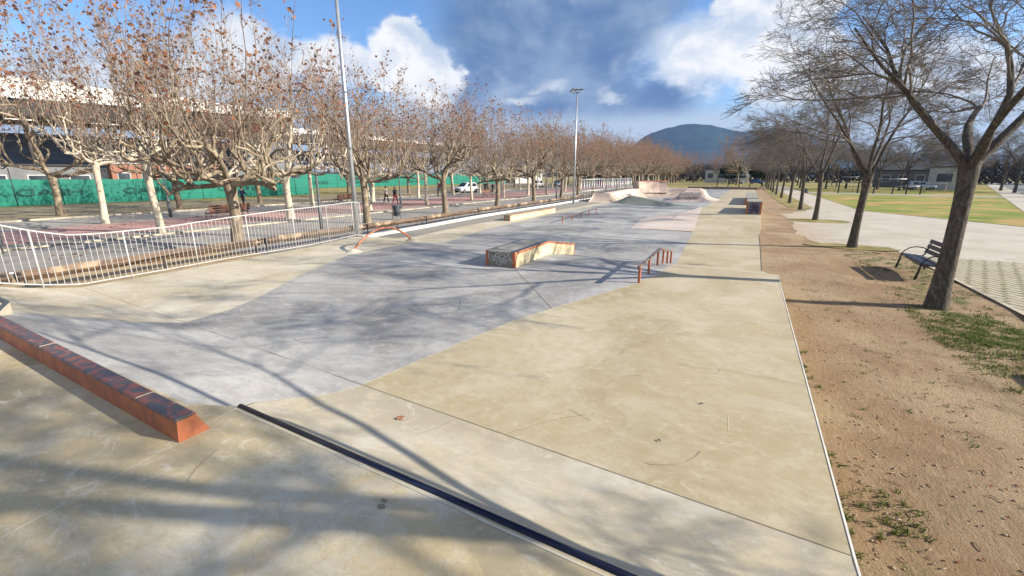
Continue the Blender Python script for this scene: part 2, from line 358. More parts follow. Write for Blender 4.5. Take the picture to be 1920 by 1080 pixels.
# ------------------------------------------------------------------ ground surfaces
def interp(t, P):
    if t <= P[0][0]: return P[0][1]
    for (a, b), (c, d) in zip(P, P[1:]):
        if t <= c: return b+(d-b)*(t-a)/(c-a)
    return P[-1][1]
SLAB, DECK = .43, 1.05
def sstep(a, b, x):
    t = min(max((x-a)/(b-a), 0), 1); return t*t*(3-2*t)
def y_joint(x): return 2.81-.047*x
def y_cop(x): return interp(x, [(-3.35, 1.31), (-3.0, 1.47), (.81, 1.40)])
def wedge(x, y):
    if y < 22.6 or y > 38: return 0
    t = min((y-22.6)/12.4, 1)
    top = .40*t if y <= 35 else .40*(38-y)/3
    xr = -5.05+2.1*t; wd = .15+1.5*math.sin(math.pi*min(t, 1)*.85)
    return top*min(max((x-(xr-wd))/wd, 0), 1)
def Z(x, y):
    y0 = y_joint(x); d = y0-y
    if d > 0:
        run = y0-y_cop(x); h = DECK-SLAB; r = (run*run+h*h)/(2*h); d = min(d, run)
        q = r-math.sqrt(r*r-d*d); l = h*d/run
        k = sstep(-3.2, -4.6, x)
        return SLAB+q*(1-k)+(l*.55+q*.45)*k
    if y < 11.3: return SLAB
    if y < 13.9: return SLAB*(13.9-y)/2.6
    return wedge(x, y)
xL = [(-8, -11.6), (3, -11.6), (5, -11.72), (8.85, -12.0), (9.86, -12.26), (11.3, -12.62), (11.85, -12.9), (13.4, -14.2), (13.9, -14.05), (14.7, -12.9), (20, -13.35), (43, -12.95), (60, -13.0), (110, -13)]
gB = [(1.2, -8.4), (1.3, -8.35), (1.96, -8.21), (2.32, -8.09), (2.64, -7.72), (3.11, -7.36), (3.8, -7.42), (4.49, -7.71), (6.12, -8.75), (8.35, -9.73), (11.13, -9.9), (13.8, -10.5), (18, -11.4), (27, -11.94), (41, -12.1), (44, -12.1), (46, -12.95)]
fB = [(1.3, -3.15), (1.45, -3.3), (1.93, -3.62), (2.27, -3.63), (2.52, -3.52), (2.97, -3.41), (4.53, -3.16), (5.6, -2.97), (6.6, -2.66), (7.7, -2.28), (8.85, -1.86), (10, -1.62), (11.3, -1.5), (14, -1.7), (22.6, -2.14), (35, -2.9), (41, -3.15), (110, -3.2)]
xR = [(1.3, .81), (11.28, .81), (11.3, .60), (18, .66), (22.3, .68), (36, .9), (60, 1.05), (110, 1.2)]
pO = [(22.6, -5.15), (27, -5.6), (30, -5.55), (33, -4.6), (35, -3.4), (38, -3.3)]
def rows():
    y = 1.22; r = []
    while y < 3.6: r.append(y); y += .07
    while y < 11.2: r.append(y); y += .2
    r += [11.28, 11.3]
    y = 11.5
    while y < 13.8: r.append(y); y += .25
    r.append(13.9)
    y = 14.3
    while y < 22.4: r.append(y); y += .5
    r.append(22.6); y = 23
    while y < 34.9: r.append(y); y += .5
    r += [35, 36, 37, 38]; y = 40
    while y <= 104: r.append(y); y += 4
    return r
ROWS = rows()
def strip(name, L, Rr, m, n, ys=ROWS, dz=0., skirt=None):
    vs = []; fs = []; k = 0
    for y in ys:
        a, b = L(y), Rr(y)
        for i in range(n+1):
            x = a+(b-a)*i/n; vs.append((x, y, Z(x, y)+dz))
        k += 1
    for j in range(k-1):
        for i in range(n):
            q = j*(n+1)+i; fs.append((q, q+1, q+n+2, q+n+1))
    mb = MB().add(vs, fs, 0, True)
    if skirt is not None:
        side = 0 if skirt == 'L' else n
        for j in range(k-1):
            p, q = vs[j*(n+1)+side], vs[(j+1)*(n+1)+side]
            f = [(0, 1, 2, 3)] if skirt == 'L' else [(3, 2, 1, 0)]
            mb.add([p, q, (q[0], q[1], -.3), (p[0], p[1], -.3)], f)
    o = mb.build(name, m); tag(o, kind='structure'); return o
near = [y for y in ROWS if y <= 104]
rampR = [y for y in ROWS if y <= 3.1]
strip('skatepark_floor_left', lambda y: interp(y, xL), lambda y: interp(y, gB), M_beigeL, 22, skirt='L')
inP = lambda y: 22.6 <= y <= 38
strip('skatepark_floor_grey', lambda y: interp(y, gB), lambda y: interp(y, pO) if inP(y) else interp(y, fB), M_gray, 26)
pr_rows = [y for y in ROWS if 22.6 <= y <= 38]
strip('skatepark_floor_pink', lambda y: interp(y, pO), lambda y: interp(y, fB), M_pink, 14, pr_rows)
# right-hand slab, split at the construction joint so each pour has its own tone
def slabR(name, m, lo, hi, n=20):
    vs = []; fs = []; js = 0
    ys = [y for y in ROWS]
    cols = []
    for i in range(n+1):
        cols.append(i/n)
    # rows are sheared so that the dividing joint follows y_joint(x)
    if lo is None:
        T_ = [i/22 for i in range(23)]
        for t_ in T_:
            for c_ in cols:
                xx = interp(1.43+1.5*t_, fB); x = xx+(.81-xx)*c_
                y = 1.43*(1-t_)+y_joint(x)*t_; vs.append((x, y, Z(x, y)))
        k = len(T_)
    else:
        ys = [y for y in ROWS if y > 3.3]
        k = 0
        for c_ in cols:
            xx = interp(2.97, fB); x = xx+(.81-xx)*c_; vs.append((x, y_joint(x), Z(x, y_joint(x))))
        k = 1
        for y in ys:
            a, b = interp(y, fB), interp(y, xR)
            for c_ in cols: x = a+(b-a)*c_; vs.append((x, y, Z(x, y)))
            k += 1
    for j in range(k-1):
        for i in range(n): q = j*(n+1)+i; fs.append((q, q+1, q+n+2, q+n+1))
    mb = MB().add(vs, fs, 0, True)
    for j in range(k-1):
        p, q = vs[j*(n+1)+n], vs[(j+1)*(n+1)+n]
        mb.add([p, q, (q[0], q[1], -.3), (p[0], p[1], -.3)], [(3, 2, 1, 0)])
    tag(mb.build(name, m), kind='structure')
slabR('quarter_pipe_face', M_ramp, None, 0)
slabR('skatepark_floor_right', M_beige, 0, None)
# deck
mb = MB()
pts = [(.81, -9), (.81, 1.40), (-2.95, 1.475), (-3.3, 1.33), (-7.5, 1.33), (-8.05, 1.62), (-13.5, 1.72), (-13.5, -9)]
n_ = len(pts)
mb.add([(x, y, DECK+.004) for x, y in pts], [tuple(range(n_))])
for i in range(n_):
    a, b = pts[i], pts[(i+1) % n_]; mb.add([(a[0], a[1], DECK+.004), (b[0], b[1], DECK+.004), (b[0], b[1], -.3), (a[0], a[1], -.3)], [(0, 1, 2, 3)])
tag(mb.build('skatepark_deck', M_deck), kind='structure')
def ribbon(name, P, wdt, m, dz=.004, zf=None):
    zf = zf or Z; vs = []; fs = []; Q = []
    for (a, b) in zip(P, P[1:]):
        L_ = math.dist(a, b); k = max(2, int(L_/.15))
        for i in range(k): Q.append((a[0]+(b[0]-a[0])*i/k, a[1]+(b[1]-a[1])*i/k))
    Q.append(P[-1])
    for i, p in enumerate(Q):
        a, b = Q[max(i-1, 0)], Q[min(i+1, len(Q)-1)]; l = math.dist(a, b); nx, ny = -(b[1]-a[1])/l, (b[0]-a[0])/l
        for s in (-1, 1):
            x, y = p[0]+nx*s*wdt/2, p[1]+ny*s*wdt/2; vs.append((x, y, zf(x, y)+dz))
    fs = [(2*i, 2*i+1, 2*i+3, 2*i+2) for i in range(len(Q)-1)]
    for f in range(len(fs)):
        a, b, c, d = (Vector(vs[i]) for i in fs[f][:4])
        if (b-a).cross(c-b).z < 0: fs[f] = fs[f][::-1]
    o = MB().add(vs, fs).build(name, m); tag(o, kind='structure'); return o
jl = [(x, y_joint(x)) for x in (-11.5, -7.36, -3.41, 0, .8)]
ribbon('expansion_joint', jl, .007, M_joint)
ribbon('expansion_joint', [(-4.78, 9.05), (-3.8, 7.85), (-2.72, 6.5)], .012, M_joint)
ribbon('expansion_joint', [(-9.9, 11.36), (-5.7, 11.3)], .03, M_jointl)
ribbon('expansion_joint', [(-4.0, 11.32), (-1.5, 11.25), (.58, 11.25)], .025, M_jointl)
ribbon('deck_joint', [(-2.94, 1.45), (-2.83, 1.03), (-2.73, .32), (-2.60, -.5)], .010, M_jointl, .005, lambda x, y: DECK)
fine_y = [3.0, 3.5, 4.2, 4.53, 5, 5.6, 6.2, 6.6, 7.2, 7.7, 8.3, 8.85, 9.4, 10, 10.6, 11.2]
ribbon('colour_joint_right', [(interp(y, fB), y) for y in fine_y], .010, M_jointl, .004)
ribbon('colour_joint_left', [(interp(y, gB), y) for y in [3.2, 3.8, 4.49, 5.3, 6.12, 7.2, 8.35, 9.7, 11.1]], .010, M_jointl, .004)
ribbon('colour_joint_ramp', [(-8.2, 2.0), (-8.09, 2.32), (-7.72, 2.64), (-7.36, 3.11)], .010, M_joint, .004)
ribbon('colour_joint_ramp', [(-3.32, 1.50), (-3.62, 1.93), (-3.63, 2.27), (-3.52, 2.52), (-3.41, 2.95)], .010, M_jointl, .006)
ribbon('slab_edge_arris', [(.802, 1.43), (.802, 11.28)], .013, M_white, .004)
ribbon('slab_edge_arris', [(.61-.01, 14), (.645, 18), (.665, 22.3), (.885, 36)], .018, M_jointl, .004)

def dusting(m, x_full, x_none, colr):
    t = m.node_tree; b = t.nodes['Principled BSDF']; old = b.inputs['Base Color'].links[0].from_socket; v = [n for n in t.nodes if n.type == 'TEX_COORD'][0].outputs['Object']
    sx = N(t, 'ShaderNodeSeparateXYZ'); t.links.new(v, sx.inputs[0])
    q = M(t, 'ADD', sx.outputs[0], M(t, 'MULTIPLY', NOISE(t, v, .9, 7, .7, .5), 4.2))
    c = MIX(t, MR(t, q, x_none+2.1, x_full+2.1, 0, .92), old, MIX(t, NOISE(t, v, 3, 5), colr, (colr[0]*.8, colr[1]*.76, colr[2]*.7))); t.links.new(c, b.inputs['Base Color'])
dusting(M_plaza, 1.9, 4.3, (.44, .33, .225))
def sheet(name, poly, z, m, thick=.3):
    mb = MB(); n = len(poly)
    ar = sum(poly[i][0]*poly[(i+1) % n][1]-poly[(i+1) % n][0]*poly[i][1] for i in range(n))
    if ar < 0: poly = poly[::-1]
    mb.add([(x, y, z) for x, y in poly], [tuple(range(n))])
    o = mb.build(name, m); tag(o, kind='structure'); return o
# one big ground sheet
gx = [-4500, -3000, -1200, -500, -200, -90, 0, 90, 200, 500, 1200, 3000, 4500]
gy = [-4400, -3000, -1000, -300, -80, 0, 80, 160, 300, 600, 1200, 2500, 4500]
vs = [(x, y, -.02) for y in gy for x in gx]; n = len(gx)
tag(MB().add(vs, [(j*n+i, j*n+i+1, (j+1)*n+i+1, (j+1)*n+i) for j in range(len(gy)-1) for i in range(n-1)]).build('ground', M_verge), kind='structure')
# dirt strip on the right: a gently uneven mesh
rng = random.Random(3)
def dirt_z(x, y):
    if x > 2.0 and y > 20.4: return .003
    s = .012*math.sin(x*2.1+y*.7)+.010*math.sin(x*1.1-y*1.9+1)+.008*math.sin(3.7*x+2.9*y)
    return .012+s*min(1, max(0, (x-.9)/.4))
vs = []; xs = [-.0+i*.25 for i in range(21)]; ys_ = [-12+i*.35 for i in range(120)]+[30+i*3 for i in range(31)]
for y in ys_:
    x0_ = .79 if y < 11.0 else interp(y, xR)-.03
    for x in xs: xx = x0_+(5-x0_)*x/5; vs.append((xx, y, dirt_z(xx, y)))
n = len(xs)
tag(MB().add(vs, [(j*n+i, j*n+i+1, (j+1)*n+i+1, (j+1)*n+i) for j in range(len(ys_)-1) for i in range(n-1)], 0, True).build('dirt_strip', M_dirt), kind='structure')
random.seed(4)
# ragged left border where the dirt laps over the pavers
P1 = [(2.0, 20.9)]; 
lap = [(2.3+random.uniform(-.35, .35), 20.9+i*.5) for i in range(0, 60)]
lap = [(interp(y, [(20.9, 2.6), (24, 2.2), (30, 2.4), (36, 2.2), (40, 4.0), (44, 4.9), (51, 4.9)])+random.uniform(-.12, .12), y) for _, y in lap]
sheet('plaza', [(4.95, 18.85), (4.9, 20.85)]+[(2.75, 20.9)]+lap[1:46]+[(4.9, 43.5), (7.8, 42.7), (12.96, 32.74), (20, 19.3), (34, 12), (34, 6), (14, 13.5), (7.7, 18.8)], .0102, M_plaza)
sheet('grass_jointed_paving', [(4.93, -12), (4.93, 18.85), (7.7, 18.8), (14, 13.5), (30, 8), (30, -12)], .030, M_grasspav)
sheet('paved_path', [(4.9, 43.4), (4.9, 125), (8.2, 125), (7.9, 62), (7.8, 42.7)], .014, M_pathpav)
sheet('lawn', [(7.8, 42.8), (8.0, 76), (8.0, 82), (30, 78), (40, 62), (60, 50), (80, 20), (34, 12.2), (20, 19.5), (12.96, 32.9)], .026, M_lawn)
sheet('lawn_far', [(8.4, 88), (8.6, 140), (70, 150), (60, 110), (34, 76)], .022, M_lawn)
sheet('fitness_slab', [(8.2, 81.5), (8.3, 87.5), (30, 79.5), (32, 73.5)], .04, M_promgrey)
ribbon('plaza_border_kerb', [(4.92, -6), (4.92, 18.9)], .10, M_curb, .05, lambda x, y: 0)
d_ = Vector((.307, .952, 0)); p_ = Vector((12.5, 29, 0)); nn = Vector((.952, -.307, 0))
def band(name, o0, o1, z, m):
    a = p_+nn*o0-d_*40; b = p_+nn*o1-d_*40; c = p_+nn*o1+d_*260; e = p_+nn*o0+d_*260
    sheet(name, [(a.x, a.y), (b.x, b.y), (c.x, c.y), (e.x, e.y)], z, m)
band('side_pavement', 0, 2.4, .045, M_plaza); band('side_road', 2.4, 8.5, .036, M_asph2); band('side_kerb', 8.5, 8.9, .07, M_white)
# grass tongue round the third tree
def tongue(name, cx, cy, rx, ry, z, m, seed):
    rr = random.Random(seed); k = 28
    sheet(name, [(cx+rx*math.cos(2*math.pi*i/k)*(1+rr.uniform(-.12, .12)), cy+ry*math.sin(2*math.pi*i/k)*(1+rr.uniform(-.12, .12))) for i in range(k)], z, m)
tongue('grass_patch', 3.8, 31.5, 1.6, 1.3, .016, M_verge, 1)
tongue('grass_patch', 3.6, 20.2, 1.4, .7, .030, M_verge, 3)
sheet('grass_verge', [(3.1, 44), (4.9, 43.6), (4.9, 110), (2.6, 110), (2.7, 60)], .020, M_verge)
# left-hand street
sheet('street_asphalt', [(-14.9, 13.4), (-15.6, 25), (-16.9, 55), (-18.5, 120), (-26, 120), (-24.2, 60), (-23.2, 7), (-23.0, -10), (-11.55, -10), (-11.55, 13.4)], .004, M_asph)
sheet('ochre_soil_strip', [(-12.6, -6), (-12.7, 5.0), (-13.2, 8.6), (-15.3, 8.9), (-16.9, 8.2), (-16.6, -6)], .012, M_ochre)
sheet('promenade_grey', [(-23.5, -10), (-23.6, 7), (-24.5, 60), (-26.3, 120), (-44, 160), (-41.5, 90), (-38.6, 40), (-37.2, -10)], .008, M_promgrey)
sheet('promenade_red', [(-25.0, -10), (-25.2, 15), (-26.6, 60), (-28.5, 120), (-37, 120), (-34, 60), (-31.6, 15), (-30.6, -10)], .012, M_redpav)
sheet('dry_soil_belt', [(-37.4, -10), (-38.8, 40), (-41.7, 90), (-44, 160), (-90, 160), (-87, 70), (-70, 43), (-60, 43), (-60, -10)], .006, M_drysoil)
sheet('grass_verge_left', [(-50, 26), (-52, 45), (-60, 60), (-72, 120), (-95, 130), (-90, 70), (-66, 36), (-55.5, 26)], .012, M_verge)
ribbon('fence_foot_grass', [(-55.2, 5), (-55.2, 42)], 1.6, M_verge, .014, lambda x, y: 0)
sheet('gravel_bed', [(-12.9, 14.6), (-14.2, 13.7), (-14.6, 13.7), (-15.35, 25), (-15.8, 37), (-16.5, 52), (-12.9, 52), (-12.9, 43), (-13.3, 20)], .010, M_gravel)
def curb(name, P, wd, h, m):
    mb = MB()
    for a, b in zip(P, P[1:]):
        L_ = math.dist(a, b); k = max(1, int(L_/2.0)); ang = math.atan2(b[1]-a[1], b[0]-a[0])
        for i in range(k):
            c = ((a[0]+(b[0]-a[0])*(i+.5)/k), (a[1]+(b[1]-a[1])*(i+.5)/k))
            mb.box((c[0], c[1], h/2-.02), (L_/k-.012, wd, h+.04), ang, bev=.012)
    o = mb.build(name, m); tag(o, kind='structure'); return o
curb('white_kerb', [(-14.35, 13.2), (-14.62, 17.5), (-15.25, 24), (-15.45, 30), (-15.6, 37), (-16.4, 53), (-17.4, 80)], .22, .14, M_white)
curb('promenade_kerb', [(-23.3, -8), (-23.4, 7), (-24.3, 60), (-26, 120)], .26, .07, M_curb)
curb('far_kerb', [(-37.3, -8), (-38.7, 40), (-41.6, 90)], .45, .10, M_curb)
curb('asphalt_edge_kerb', [(-17.7, -6), (-17.6, 6.3), (-17.25, 12), (-17.3, 14)], .10, .03, M_white)

# ------------------------------------------------------------------ trees
class Wood:
    def __init__(s): s.g = {}; s.leaf = []
    def add(s, P, r, k):
        P = np.asarray(P, np.float32); s.g.setdefault((len(P), k), []).append((P, np.asarray(r, np.float32)))
    def mesh(s, name, flt=None):
        V = []; Q = []; b = 0
        for (n, k), L in s.g.items():
            P = np.stack([q[0] for q in L]); r = np.stack([q[1] for q in L]); m = len(L)
            t = np.empty_like(P); t[:, 1:-1] = P[:, 2:]-P[:, :-2] if n > 2 else 0
            t[:, 0] = P[:, 1]-P[:, 0]; t[:, -1] = P[:, -1]-P[:, -2]
            t /= np.linalg.norm(t, axis=2, keepdims=True)+1e-9
            mean = P[:, -1]-P[:, 0]; mean /= np.linalg.norm(mean, axis=1, keepdims=True)+1e-9
            ref = np.where(np.abs(mean[:, 2:3]) < .8, np.array([[0, 0, 1.]]), np.array([[1., 0, 0]]))[:, None, :]
            u = np.cross(t, np.broadcast_to(ref, t.shape)); u /= np.linalg.norm(u, axis=2, keepdims=True)+1e-9
            v = np.cross(t, u)
            a = np.arange(k)*2*np.pi/k
            ring = P[:, :, None, :]+r[:, :, None, None]*(u[:, :, None, :]*np.cos(a)[None, None, :, None]+v[:, :, None, :]*np.sin(a)[None, None, :, None])
            V.append(ring.reshape(-1, 3))
            base = b+np.arange(m)[:, None, None]*n*k+np.arange(n-1)[None, :, None]*k
            j = np.arange(k)[None, None, :]; j2 = (j+1) % k
            Q.append(np.stack([base+j, base+j2, base+k+j2, base+k+j], -1).reshape(-1, 4))
            b += m*n*k
        return np_mesh(name, np.concatenate(V), np.concatenate(Q))
def leaf_mesh(name, L, rs, size):
    """kite-shaped folded dead leaves"""
    P = np.array(L, np.float32); n = len(P)
    a = rs.normal(size=(n, 3)); a /= np.linalg.norm(a, axis=1, keepdims=True)
    b = np.cross(a, rs.normal(size=(n, 3))); b /= np.linalg.norm(b, axis=1, keepdims=True)
    c = np.cross(a, b); s = (size*rs.uniform(.6, 1.35, (n, 1))).astype(np.float32)
    V = np.stack([P, P+a*s*.5+b*s*.5+c*s*.12, P+a*s, P+a*s*.5-b*s*.45+c*s*.2], 1).reshape(-1, 3)
    i = np.arange(n)*4
    return np_mesh(name, V, None, np.concatenate([np.stack([i, i+1, i+2], 1), np.stack([i, i+2, i+3], 1)]), False)
def vrot(rs, d, ang):
    """tilt unit vector d by ang in a random direction"""
    a = rs.normal(size=3); a -= d*a.dot(d); a /= np.linalg.norm(a)+1e-9
    return d*math.cos(ang)+a*math.sin(ang)
def walk(rs, p, d, L, n, r0, r1, wig=.12, up=0., knob=0.):
    P = [p]; d = d.copy(); st = L/(n-1); r = []
    for i in range(n-1):
        d = d+rs.normal(size=3)*wig; d[2] += up; d /= np.linalg.norm(d)
        P.append(P[-1]+d*st)
    r = np.linspace(r0, r1, n)
    if knob: r = r*(1+rs.uniform(-knob, knob, n))
    return np.array(P), r, d
def pollard(seed, arms=6, hc=2.35, spread=2.1, top=6.0, nleaf=1500, lean=.1, trunk_r=.19, shoots=1., leafy=.5, dense=1.):
    rs = np.random.RandomState(seed); W = Wood(); T = Wood(); leaves = []
    n = 9; P = np.zeros((n, 3)); ang = rs.uniform(0, 6.28)
    for i in range(n):
        t = i/(n-1); P[i] = (math.cos(ang)*lean*t+.03*math.sin(4*t+seed), math.sin(ang)*lean*t+.03*math.cos(5*t), hc*t)
    P[0, 2] = -.05
    r = trunk_r*np.array([1.35, 1.1, 1.0, .95, .92, .90, .92, 1.02, 1.15]); T.add(P, r, 12)
    c = P[-1]
    na = arms+rs.randint(-1, 2); a0 = rs.uniform(0, 6.28)
    ends = []
    for i in range(na):
        az = a0+i*6.28/na+rs.normal()*.25; el = rs.uniform(.05, .75)
        d = np.array([math.cos(az)*math.cos(el), math.sin(az)*math.cos(el), math.sin(el)])
        L = spread*rs.uniform(.7, 1.15)
        Pp, rr, dd = walk(rs, c-np.array([0, 0, .12])+d*.03, d, L, 9, trunk_r*.62, trunk_r*.34, .20, .02, .16); T.add(Pp, rr, 8)
        ends += [(Pp[q], dd, rr[q]) for q in (6, 8)]
        for k in range(rs.randint(2, 4)):
            q = rs.randint(3, 8); d2 = vrot(rs, dd, rs.uniform(.5, 1.0)); d2[2] = abs(d2[2])*.7+.1; d2 /= np.linalg.norm(d2)
            P2, r2, e2 = walk(rs, Pp[q], d2, rs.uniform(.7, 1.5), 7, rr[q]*.75, trunk_r*.24, .24, .06, .22); T.add(P2, r2, 6)
            ends += [(P2[-1], e2, r2[-1])]
    cx = c[:2]; e2s = []
    for (p, d, r0) in ends:
        T.add(np.array([p-d*.08, p, p+d*.08]), np.array([r0*.8, r0*1.3, r0*.5]), 6)
        for k in range(rs.randint(1, 4)):
            out = np.array([p[0]-cx[0], p[1]-cx[1], 0]); out /= np.linalg.norm(out)+1e-6
            d2 = np.array([0, 0, 1.])*rs.uniform(.2, 1.)+out*rs.uniform(-.1, .7)+rs.normal(size=3)*.35; d2 /= np.linalg.norm(d2)
            P2, r2, e2 = walk(rs, p, d2, rs.uniform(.5, 1.7), 8, r0*rs.uniform(.6, .85), trunk_r*.15, .27, .10, .22); T.add(P2, r2, 6)
            e2s.append((P2[-1], e2, r2[-1])); 
            if rs.rand() < .35: e2s.append((P2[5], e2, r2[5]))
    for (p, d, r0) in e2s:
        # knuckle
        T.add(np.array([p-d*.08, p, p+d*.08]), np.array([r0*.8, r0*1.35, r0*.5]), 6)
        ns = max(1, int(rs.poisson(1.5*shoots)))
        for k in range(ns):
            out = np.array([p[0]-cx[0], p[1]-cx[1], 0]); out /= np.linalg.norm(out)+1e-6
            tl = rs.uniform(.02, .62); d2 = np.array([0, 0, 1.])*math.cos(tl)+out*math.sin(tl)*rs.uniform(-.2, 1.2)+rs.normal(size=3)*.22; d2 /= np.linalg.norm(d2)
            L = max(top-(p[2]-hc), 1.0)*rs.uniform(.4, 1.0)
            P2, r2, e2 = walk(rs, p, d2, L, 9, rs.uniform(.011, .021), .003, .13, .035, .08); W.add(P2, r2, 4)
            nt_ = int(L*2.9*dense)
            for m_ in range(nt_):
                q = rs.uniform(1.2, 7.9); i = int(q); f = q-i; pp = P2[i]*(1-f)+P2[i+1]*f; dl = P2[i+1]-P2[i]; dl /= np.linalg.norm(dl)
                d3 = vrot(rs, dl, rs.uniform(.45, 1.0)); l3 = rs.uniform(.3, 1.1)*(1.15-q/10)
                P3, r3, e3 = walk(rs, pp, d3, l3, 5, .0075, .003, .17, .05); W.add(P3, r3, 3)
                for z_ in range(rs.randint(1, 4)):
                    qq = rs.randint(1, 4); d4 = vrot(rs, e3, rs.uniform(.4, .9)); P4, r4, e4 = walk(rs, P3[qq], d4, rs.uniform(.12, .4), 3, .0045, .0025, .12, .03); W.add(P4, r4, 3)
                    if rs.rand() < leafy: leaves.append(P4[-1])
                if rs.rand() < leafy: leaves.append(P3[-1]+rs.normal(size=3)*.03)
    if len(leaves) > nleaf: leaves = [leaves[i] for i in rs.choice(len(leaves), nleaf, False)]
    return T.mesh('trunk'), W.mesh('twigs'), leaf_mesh('leaves', leaves, rs, .115)
def bare(seed, keep=None, hc=2.75, H=5.0, spread=1., trunk_r=.19, levels=4, lean=.12, fine=1., elmin=.62):
    rs = np.random.RandomState(seed); T = Wood(); W = Wood()
    n = 9; P = np.zeros((n, 3)); ang = rs.uniform(0, 6.28)
    for i in range(n):
        t = i/(n-1); P[i] = (math.cos(ang)*lean*t*t+.02*math.sin(3*t+seed), math.sin(ang)*lean*t*t, hc*t)
    P[0, 2] = -.05
    T.add(P, trunk_r*np.array([1.35, 1.12, 1.0, .94, .9, .88, .88, .95, 1.08]), 14)
    c = P[-1]; na = rs.randint(5, 7); a0 = rs.uniform(0, 6.28)
    def rec(p, d, L, r, lv):
        n = (9, 8, 6, 5, 4)[lv]; k = (8, 6, 4, 3, 3)[lv]; rt = r*(.20, .40, .42, .5, .6)[lv]
        up = (.015, .0, -.012, -.03, -.045)[lv]
        Pp, rr, dd = walk(rs, p, d, L, n, r, max(rt, .0028), (.12, .18, .22, .24, .2)[lv], up, .05)
        if keep is not None and not keep(Pp): return
        (T if lv == 0 else W).add(Pp, rr, k)
        if lv >= levels: return
        m = int((7, 7, 7, 5)[lv]*(fine if lv > 1 else 1)*rs.uniform(.8, 1.2))
        for j in range(m):
            q = rs.uniform(.22 if lv else .3, 1.)*(n-1.001); i = int(q); f = q-i; pp = Pp[i]*(1-f)+Pp[i+1]*f
            dl = Pp[i+1]-Pp[i]; dl /= np.linalg.norm(dl)
            d2 = vrot(rs, dl, rs.uniform(.45, .95)); out = np.array([pp[0]-c[0], pp[1]-c[1], 0]); out /= np.linalg.norm(out)+1e-6
            d2 = d2+out*.32*spread; 
            if lv >= 1 and d2[2] < -.35: d2[2] = -.2
            d2 /= np.linalg.norm(d2)
            rec(pp, d2, L*rs.uniform(.42, .68)*(1.1-.35*q/(n-1)), max(rr[i]*.50, .0035), lv+1)
    for i in range(na):
        az = a0+i*6.28/na+rs.normal()*.2; el = rs.uniform(elmin, 1.2) if i else 1.42
        d = np.array([math.cos(az)*math.cos(el), math.sin(az)*math.cos(el), math.sin(el)])
        rec(c-np.array([0, 0, .15]), d, H*rs.uniform(.75, 1.0), trunk_r*rs.uniform(.42, .58), 0)
    return T.mesh('trunk'), W.mesh('twigs')
def bark(name, a, b, c=None, sc=3., bump=.02, lo3=.5, hi3=.6, s3=2.2):
    return mat(name, a, b, sc, 7, .35, .65, rough=.92, bump=bump, bscale=14, c3=c, s3=s3, lo3=lo3, hi3=hi3, spec=.15, stretch=(2.4, 2.4, .7))
B_dark = bark('grey_brown_bark', (.15, .115, .082), (.25, .20, .145), (.34, .28, .20), 5)
B_pale = bark('pale_plane_bark', (.56, .50, .40), (.44, .38, .29), (.22, .17, .115), 3, .006, .56, .62)
B_mix = bark('ochre_plane_bark', (.26, .20, .13), (.36, .29, .19), (.46, .39, .28), 4, .012)
B_twig = bark('brown_twig', (.21, .165, .13), (.35, .285, .22), None, 3, .0)
B_bare = bark('grey_bark', (.065, .055, .047), (.125, .11, .09), (.15, .135, .115), 9, .03, .56, .66, 9)
B_bare.node_tree.nodes['Principled BSDF'].inputs['Roughness'].default_value = 1
B_twigg = bark('grey_twig', (.13, .11, .095), (.21, .18, .15), None, 3, .0)
def leaf_mat(name, cols, tr=.35):
    m = bpy.data.materials.new(name); m.use_nodes = True; t = m.node_tree; t.nodes.clear()
    g = N(t, 'ShaderNodeNewGeometry'); rp = N(t, 'ShaderNodeValToRGB'); t.links.new(g.outputs['Random Per Island'], rp.inputs[0])
    e = rp.color_ramp.elements
    while len(e) < len(cols): e.new(.5)
    for i, c in enumerate(cols): e[i].position = i/(len(cols)-1); e[i].color = (*c, 1)
    d = N(t, 'ShaderNodeBsdfDiffuse'); r_ = N(t, 'ShaderNodeBsdfTranslucent'); x = N(t, 'ShaderNodeMixShader'); x.inputs[0].default_value = tr
    t.links.new(rp.outputs[0], d.inputs[0]); t.links.new(rp.outputs[0], r_.inputs[0]); t.links.new(d.outputs[0], x.inputs[1]); t.links.new(r_.outputs[0], x.inputs[2])
    o = N(t, 'ShaderNodeOutputMaterial'); t.links.new(x.outputs[0], o.inputs[0]); return m
M_leaf = leaf_mat('dead_plane_leaves', [(.13, .07, .055), (.32, .15, .08), (.20, .10, .075), (.42, .20, .105), (.24, .125, .09), (.46, .25, .13)])
M_grassb = leaf_mat('grass_blades', [(.05, .085, .02), (.09, .14, .035), (.14, .18, .05), (.28, .25, .12)], .3)
M_pine = leaf_mat('evergreen_leaves', [(.02, .035, .015), (.035, .06, .02), (.05, .07, .03)], .1)
protoP = [pollard(11, top=6.6, spread=2.6, nleaf=2300, leafy=.5, shoots=.6), pollard(12, hc=2.3, top=7.0, spread=2.8, nleaf=2300, leafy=.5, shoots=.6), pollard(23, hc=2.45, top=6.4, spread=2.5, nleaf=2200, leafy=.5, shoots=.6),
          pollard(34, arms=4, hc=2.7, top=7.8, spread=1.5, lean=.35, trunk_r=.125, nleaf=1350, leafy=.5, shoots=.62), pollard(45, arms=4, hc=2.9, top=7.4, spread=1.5, lean=.18, trunk_r=.135, nleaf=1250, leafy=.5, shoots=.62)]
